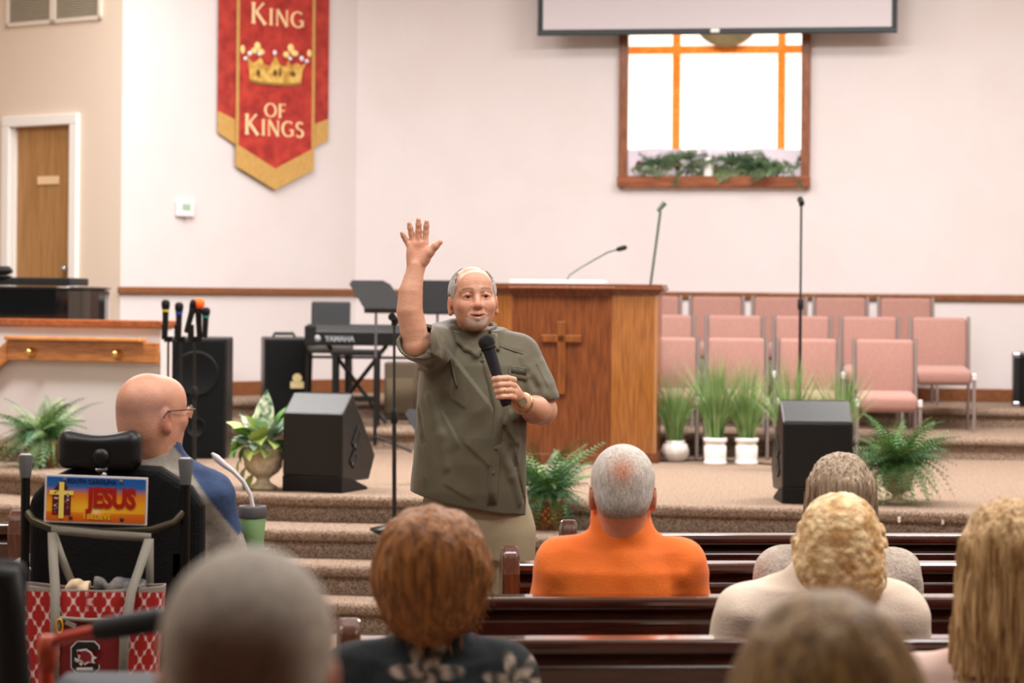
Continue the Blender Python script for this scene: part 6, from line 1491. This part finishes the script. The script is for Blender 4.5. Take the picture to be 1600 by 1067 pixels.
for a, b, c in ((-.07, -.053, (60, 40, 20)), (.075, -.053, (60, 40, 20)), (-.09, .055, (90, 100, 120)), (.07, .055, (110, 100, 90))): MB().sphere((a, -.004, b), (.006, .003, .006), 10, 6).build('screw', mat('screw_%d' % c[0], c, .4), lp)

# ================================================================== tote bag hung on the bar
bg = thing('tote_bag', (P(152, 0, 6.76).x, 6.76, 0), 'red and white quatrefoil tote bag hanging on the wheelchair back', 'bag'); bo = Vector(bg.location)
ztop = P(152, 916, 6.74).z; zbot = .585; bwx, bwy = .205, .06
nu, nz = 480, 130; us = np.linspace(0, 1, nu, endpoint=False); zs_ = np.linspace(0, 1, nz)
def per(u):
    a = 2 * math.pi * u; c, s = np.cos(a), np.sin(a); e = .32
    return np.sign(c) * np.abs(c) ** e, np.sign(s) * np.abs(s) ** e
dn = np.linspace(0, 1, 6001); dx_, dy_ = per(dn); al = np.concatenate([[0], np.cumsum(np.hypot(np.diff(dx_) * bwx, np.diff(dy_) * bwy))])
us = np.interp(np.linspace(0, al[-1], nu, endpoint=False), al, dn); ex, ey = per(us); VV = []; cols = []
arc_ = np.concatenate([[0], np.cumsum(np.hypot(np.diff(ex) * bwx, np.diff(ey) * bwy))])
for zt in zs_:
    wx = bwx * (.88 + .12 * zt); wy = bwy * (1.0 - .25 * zt); sag = .012 * np.sin(us * 40) * 0 + .006 * np.sin(ex * 9 + zt * 3)
    VV.append(np.stack([ex * wx, ey * wy + sag, np.full(nu, zbot + (ztop - zbot) * zt) + .008 * np.cos(ex * 2.2) * zt * -1], 1))
VV = np.concatenate(VV)
I = np.arange(nz * nu).reshape(nz, nu); Qb = np.stack([I[:-1], np.roll(I[:-1], -1, 1), np.roll(I[1:], -1, 1), I[1:]], -1).reshape(-1, 4)
uu = np.tile(arc_, nz); zz = VV[:, 2]; cw, chh = .050, .080
u_, w_ = uu / cw, (ztop - zz) / chh
def quat(u, w):
    u = u - np.floor(u) - .5; w = w - np.floor(w) - .5
    return np.minimum.reduce([np.hypot(u - .22, w), np.hypot(u + .22, w), np.hypot(u, w - .22), np.hypot(u, w + .22), np.hypot(u, w) - .04]) - .17
row = np.floor(w_ * 2)
dq = np.minimum(quat(u_, w_), quat(u_ + .5, w_ + .5)); cb = np.repeat(linv((166, 28, 22))[None], len(VV), 0); cb = blend(cb, (232, 196, 190), np.clip((dq + .0) / .03, 0, 1)); cb = blend(cb, (150, 140, 130), (ztop - zz) < .012)
ob = np_mesh('bag_body', VV, Qb, mat('bag_canvas', (182, 30, 24), .8, attr='Col', bump=.2, bscale=400), bg, None, cb); solid(ob, .004, -1)
MB().box((0, 0, zbot + .003), (.34, .1, .006)).build('bag_base', mat('bag_grey', (140, 132, 122), .8), bg)
def bp(px, py, d): return P(px, py, d) - bo
MB().prism([bp(*q) for q in ((94, 968, 6.685), (186, 970, 6.685), (184, 1095, 6.69), (92, 1095, 6.69))], (0, .012, 0)).build('front_pocket', mat('pocket_garnet', (116, 20, 22), .75, bump=.3, bscale=300), bg, bevel=.003)
M_STRAP = mat('strap_grey', (132, 126, 114), .8, bump=.3, bscale=300)
sw = Vector((.030, 0, 0))
def strap(name, pts, w, par=bg):
    m = MB(); ribbon_mesh(m, [bp(*q) for q in pts], [w] * len(pts)); return solid(m.build(name, M_STRAP, par), .003)
strap('strap', [(82, 832, 6.845), (83, 870, 6.80), (86, 915, 6.695), (86, 980, 6.675), (84, 1095, 6.68)], Vector((.026, .006, 0)))
strap('strap', [(233, 842, 6.845), (219, 885, 6.79), (205, 925, 6.695), (195, 990, 6.675), (190, 1095, 6.68)], Vector((.026, .006, 0)))
strap('strap', [(83, 832, 6.86), (96, 870, 6.85), (114, 915, 6.82)], Vector((.020, .01, .004)))
strap('strap', [(234, 842, 6.86), (234, 880, 6.85), (234, 925, 6.82)], Vector((.020, .01, 0)))
strap('strap', [(80, 828, 6.85), (110, 830, 6.85), (160, 835, 6.85), (210, 838, 6.85), (236, 840, 6.85)], Vector((0, 0, .024)))
MB().sweep([bp(94, 966, 6.678), bp(140, 969, 6.676), bp(186, 968, 6.678)], .006, 8).build('pocket_binding', M_STRAP, bg)
m = MB(); m.sweep([bp(103 + 5 * math.cos(a) - 10, 978 + 11 * math.sin(a), 6.665) for a in np.linspace(0, 2 * math.pi, 17)], .0028, 6); m.build('carabiner', mat('carabiner_yellow', (220, 160, 40), .35, metal=.4), bg)
MB().prism([bp(*q) for q in ((103, 969, 6.664), (119, 975, 6.664), (117, 982, 6.664), (101, 975, 6.664))], (0, .003, 0)).build('zip_pull', M_STRAP, bg)
# block letter emblem with a bird's head
def lg(x, y): return bp(133 + x, 1027 + y, 6.678)
Cc = [(21, -12), (21, -17), (14, -24), (-12, -24), (-21, -15), (-21, 15), (-12, 24), (14, 24), (21, 17), (21, 11), (11, 11), (9, 13.5), (-8, 13.5), (-11, 11), (-11, -11), (-8, -13.5), (9, -13.5), (11, -12)]
MB().prism([lg(x * 1.08, y * 1.07) for x, y in Cc], (0, .002, 0)).build('emblem_outline', mat('emblem_white', (206, 196, 190), .6), bg)
MB().prism([lg(x, y) + Vector((0, -.0015, 0)) for x, y in Cc], (0, .002, 0)).build('emblem_letter', mat('emblem_black', (16, 16, 18), .6), bg)
M_GAR = mat('emblem_garnet', (122, 24, 34), .6); M_EMW = mat('emblem_white', (206, 196, 190), .6)
for pts, mm in (([(-13, -12), (2, -14), (10, -9), (14, -2), (19, 0), (13, 4), (16, 9), (6, 8), (0, 12), (-8, 6), (-14, 8), (-10, 0)], M_EMW), ([(-10, -9), (1, -11), (8, -7), (11, -1), (9, 4), (11, 7), (5, 5), (0, 8), (-6, 3), (-9, 3), (-7, -2)], M_GAR), ([(-10, -12), (-6, -6), (-14, -4)], M_GAR), ([(-16, 0), (-9, 3), (-16, 6)], M_EMW), ([(-13, 15.5), (12, 15.5), (12, 19.5), (-13, 19.5)], M_EMW), ([(-10, 9), (0, 7), (-6, 13)], M_EMW)):
    MB().prism([lg(x, y) + Vector((0, -.0035 - (.0012 if mm is M_GAR else 0), 0)) for x, y in pts], (0, .0015, 0)).build('emblem_bird', mm, bg)
cv = Vox(tuple(P(95, 935, 6.68)), tuple(P(245, 885, 6.84)), .004)
rn = np.random.RandomState(2)
def cloth(name, label, px0, px1, n, m_, seed):
    rs = np.random.RandomState(seed); c = Vox(tuple(P(px0 - 12, 945, 6.70)), tuple(P(px1 + 12, 880, 6.84)), .004)
    for k in range(n): c.ell(P(px0 + (px1 - px0) * rs.rand(), 914 + 10 * rs.rand(), 6.77 + .02 * rs.randn()), (.022 + .015 * rs.rand(), .025, .014 + .01 * rs.rand()), .012, rot3(rs.randn() * .4, rs.randn() * .5, rs.randn()))
    c.warp(lambda q: .004 * vnoise(q, 45, seed)); V, Q = c.nets(); V = relax(V, Q, 1); o = np_mesh(name, V, Q, m_, None, None); tag(o, label, 'clothing', 'clothes stuffed into the tote bag'); return o
cloth('folded_cloth', 'cream cloth poking out of the tote bag', 106, 136, 6, mat('cream_cloth', (206, 180, 150), .9), 1)
cloth('folded_cloth', 'dark blue cloth poking out of the tote bag', 150, 222, 10, mat('blue_cloth', (44, 54, 66), .9, var=(120, 112, 104), scale=16), 4)

# ================================================================== red rollator in the near left corner
ra = thing('rollator', (P(60, 0, 4.2).x, 4.2, 0), 'out-of-focus walker with a red tube and black grip at the lower left', 'walker'); rO = Vector(ra.location)
M_REDT = mat('red_tube', (196, 66, 48), .3, spec=.5, coat=.4)
def rp(px, py, d): return P(px, py, d) - rO
g0, g1 = rp(154, 984, 4.15), rp(262, 966, 4.05)
MB().sweep([rp(74, 1020, 4.2), rp(80, 1004, 4.2), rp(100, 996, 4.19), rp(156, 984, 4.15)], .0105, 12).build('handle_tube', M_REDT, ra)
MB().sweep([g0, g0.lerp(g1, .1), g0.lerp(g1, .9), g1], [.017, .0195, .0205, .016], 16).build('grip', mat('grip_rubber', (26, 28, 32), .6), ra)
b = rp(74, 1020, 4.2); MB().cyl(b, Vector((b.x - .02, b.y, .12)), .0125).build('upright_tube', M_REDT, ra)
MB().lathe([(.015, -.03), (.018, 0), (.015, .03)], 14).build('joint_collar', mat('joint_orange', (190, 74, 44), .4), ra, loc=b)
l0, l1 = rp(8, 900, 3.95), rp(22, 1080, 4.0)
MB().sweep([l0 + Vector((-.03, 0, .0)), l0, l0.lerp(l1, .3), l1], [.018, .026, .028, .03], 14).build('padded_post', M_BLACK, ra)
MB().cyl(l1, Vector((l1.x, l1.y, .12)), .0125).build('upright_tube', M_REDT, ra)
MB().box(rp(0, 985, 4.1), (.09, .05, .24)).build('black_pouch', mat('pouch_black', (18, 18, 20), .8), ra, bevel=.02)
MB().box(rp(215, 1092, 4.1) , (.30, .2, .07)).build('seat_pad', mat('pad_slate', (36, 42, 50), .6), ra, bevel=.03, seg=4)
m = MB(); sp = rp(215, 1110, 4.1); m.sweep([Vector((b.x, b.y, sp.z)), sp], .011, 8); m.sweep([Vector((l1.x, l1.y, sp.z)), Vector((b.x, b.y, sp.z))], .011, 8); m.build('seat_frame', M_REDT, ra)
for x, y in ((b.x - .02, b.y), (l1.x, l1.y), (sp.x + .1, sp.y + .05)):
    m = MB(); m.lathe([(.03, -.014), (.085, -.016), (.095, 0), (.085, .016), (.03, .014)], 20); m.build('wheel', mat('tyre', (22, 22, 22), .8), ra, loc=(x, y, .095), rot=(0, math.radians(90), 0))
    MB().cyl((x, y, .095), (x, y, .2), .012).build('wheel_fork', M_TUBE, ra)
MB().cyl((sp.x + .1, sp.y + .05, .1), (sp.x + .1, sp.y + .05, sp.z), .0125).build('upright_tube', M_REDT, ra)
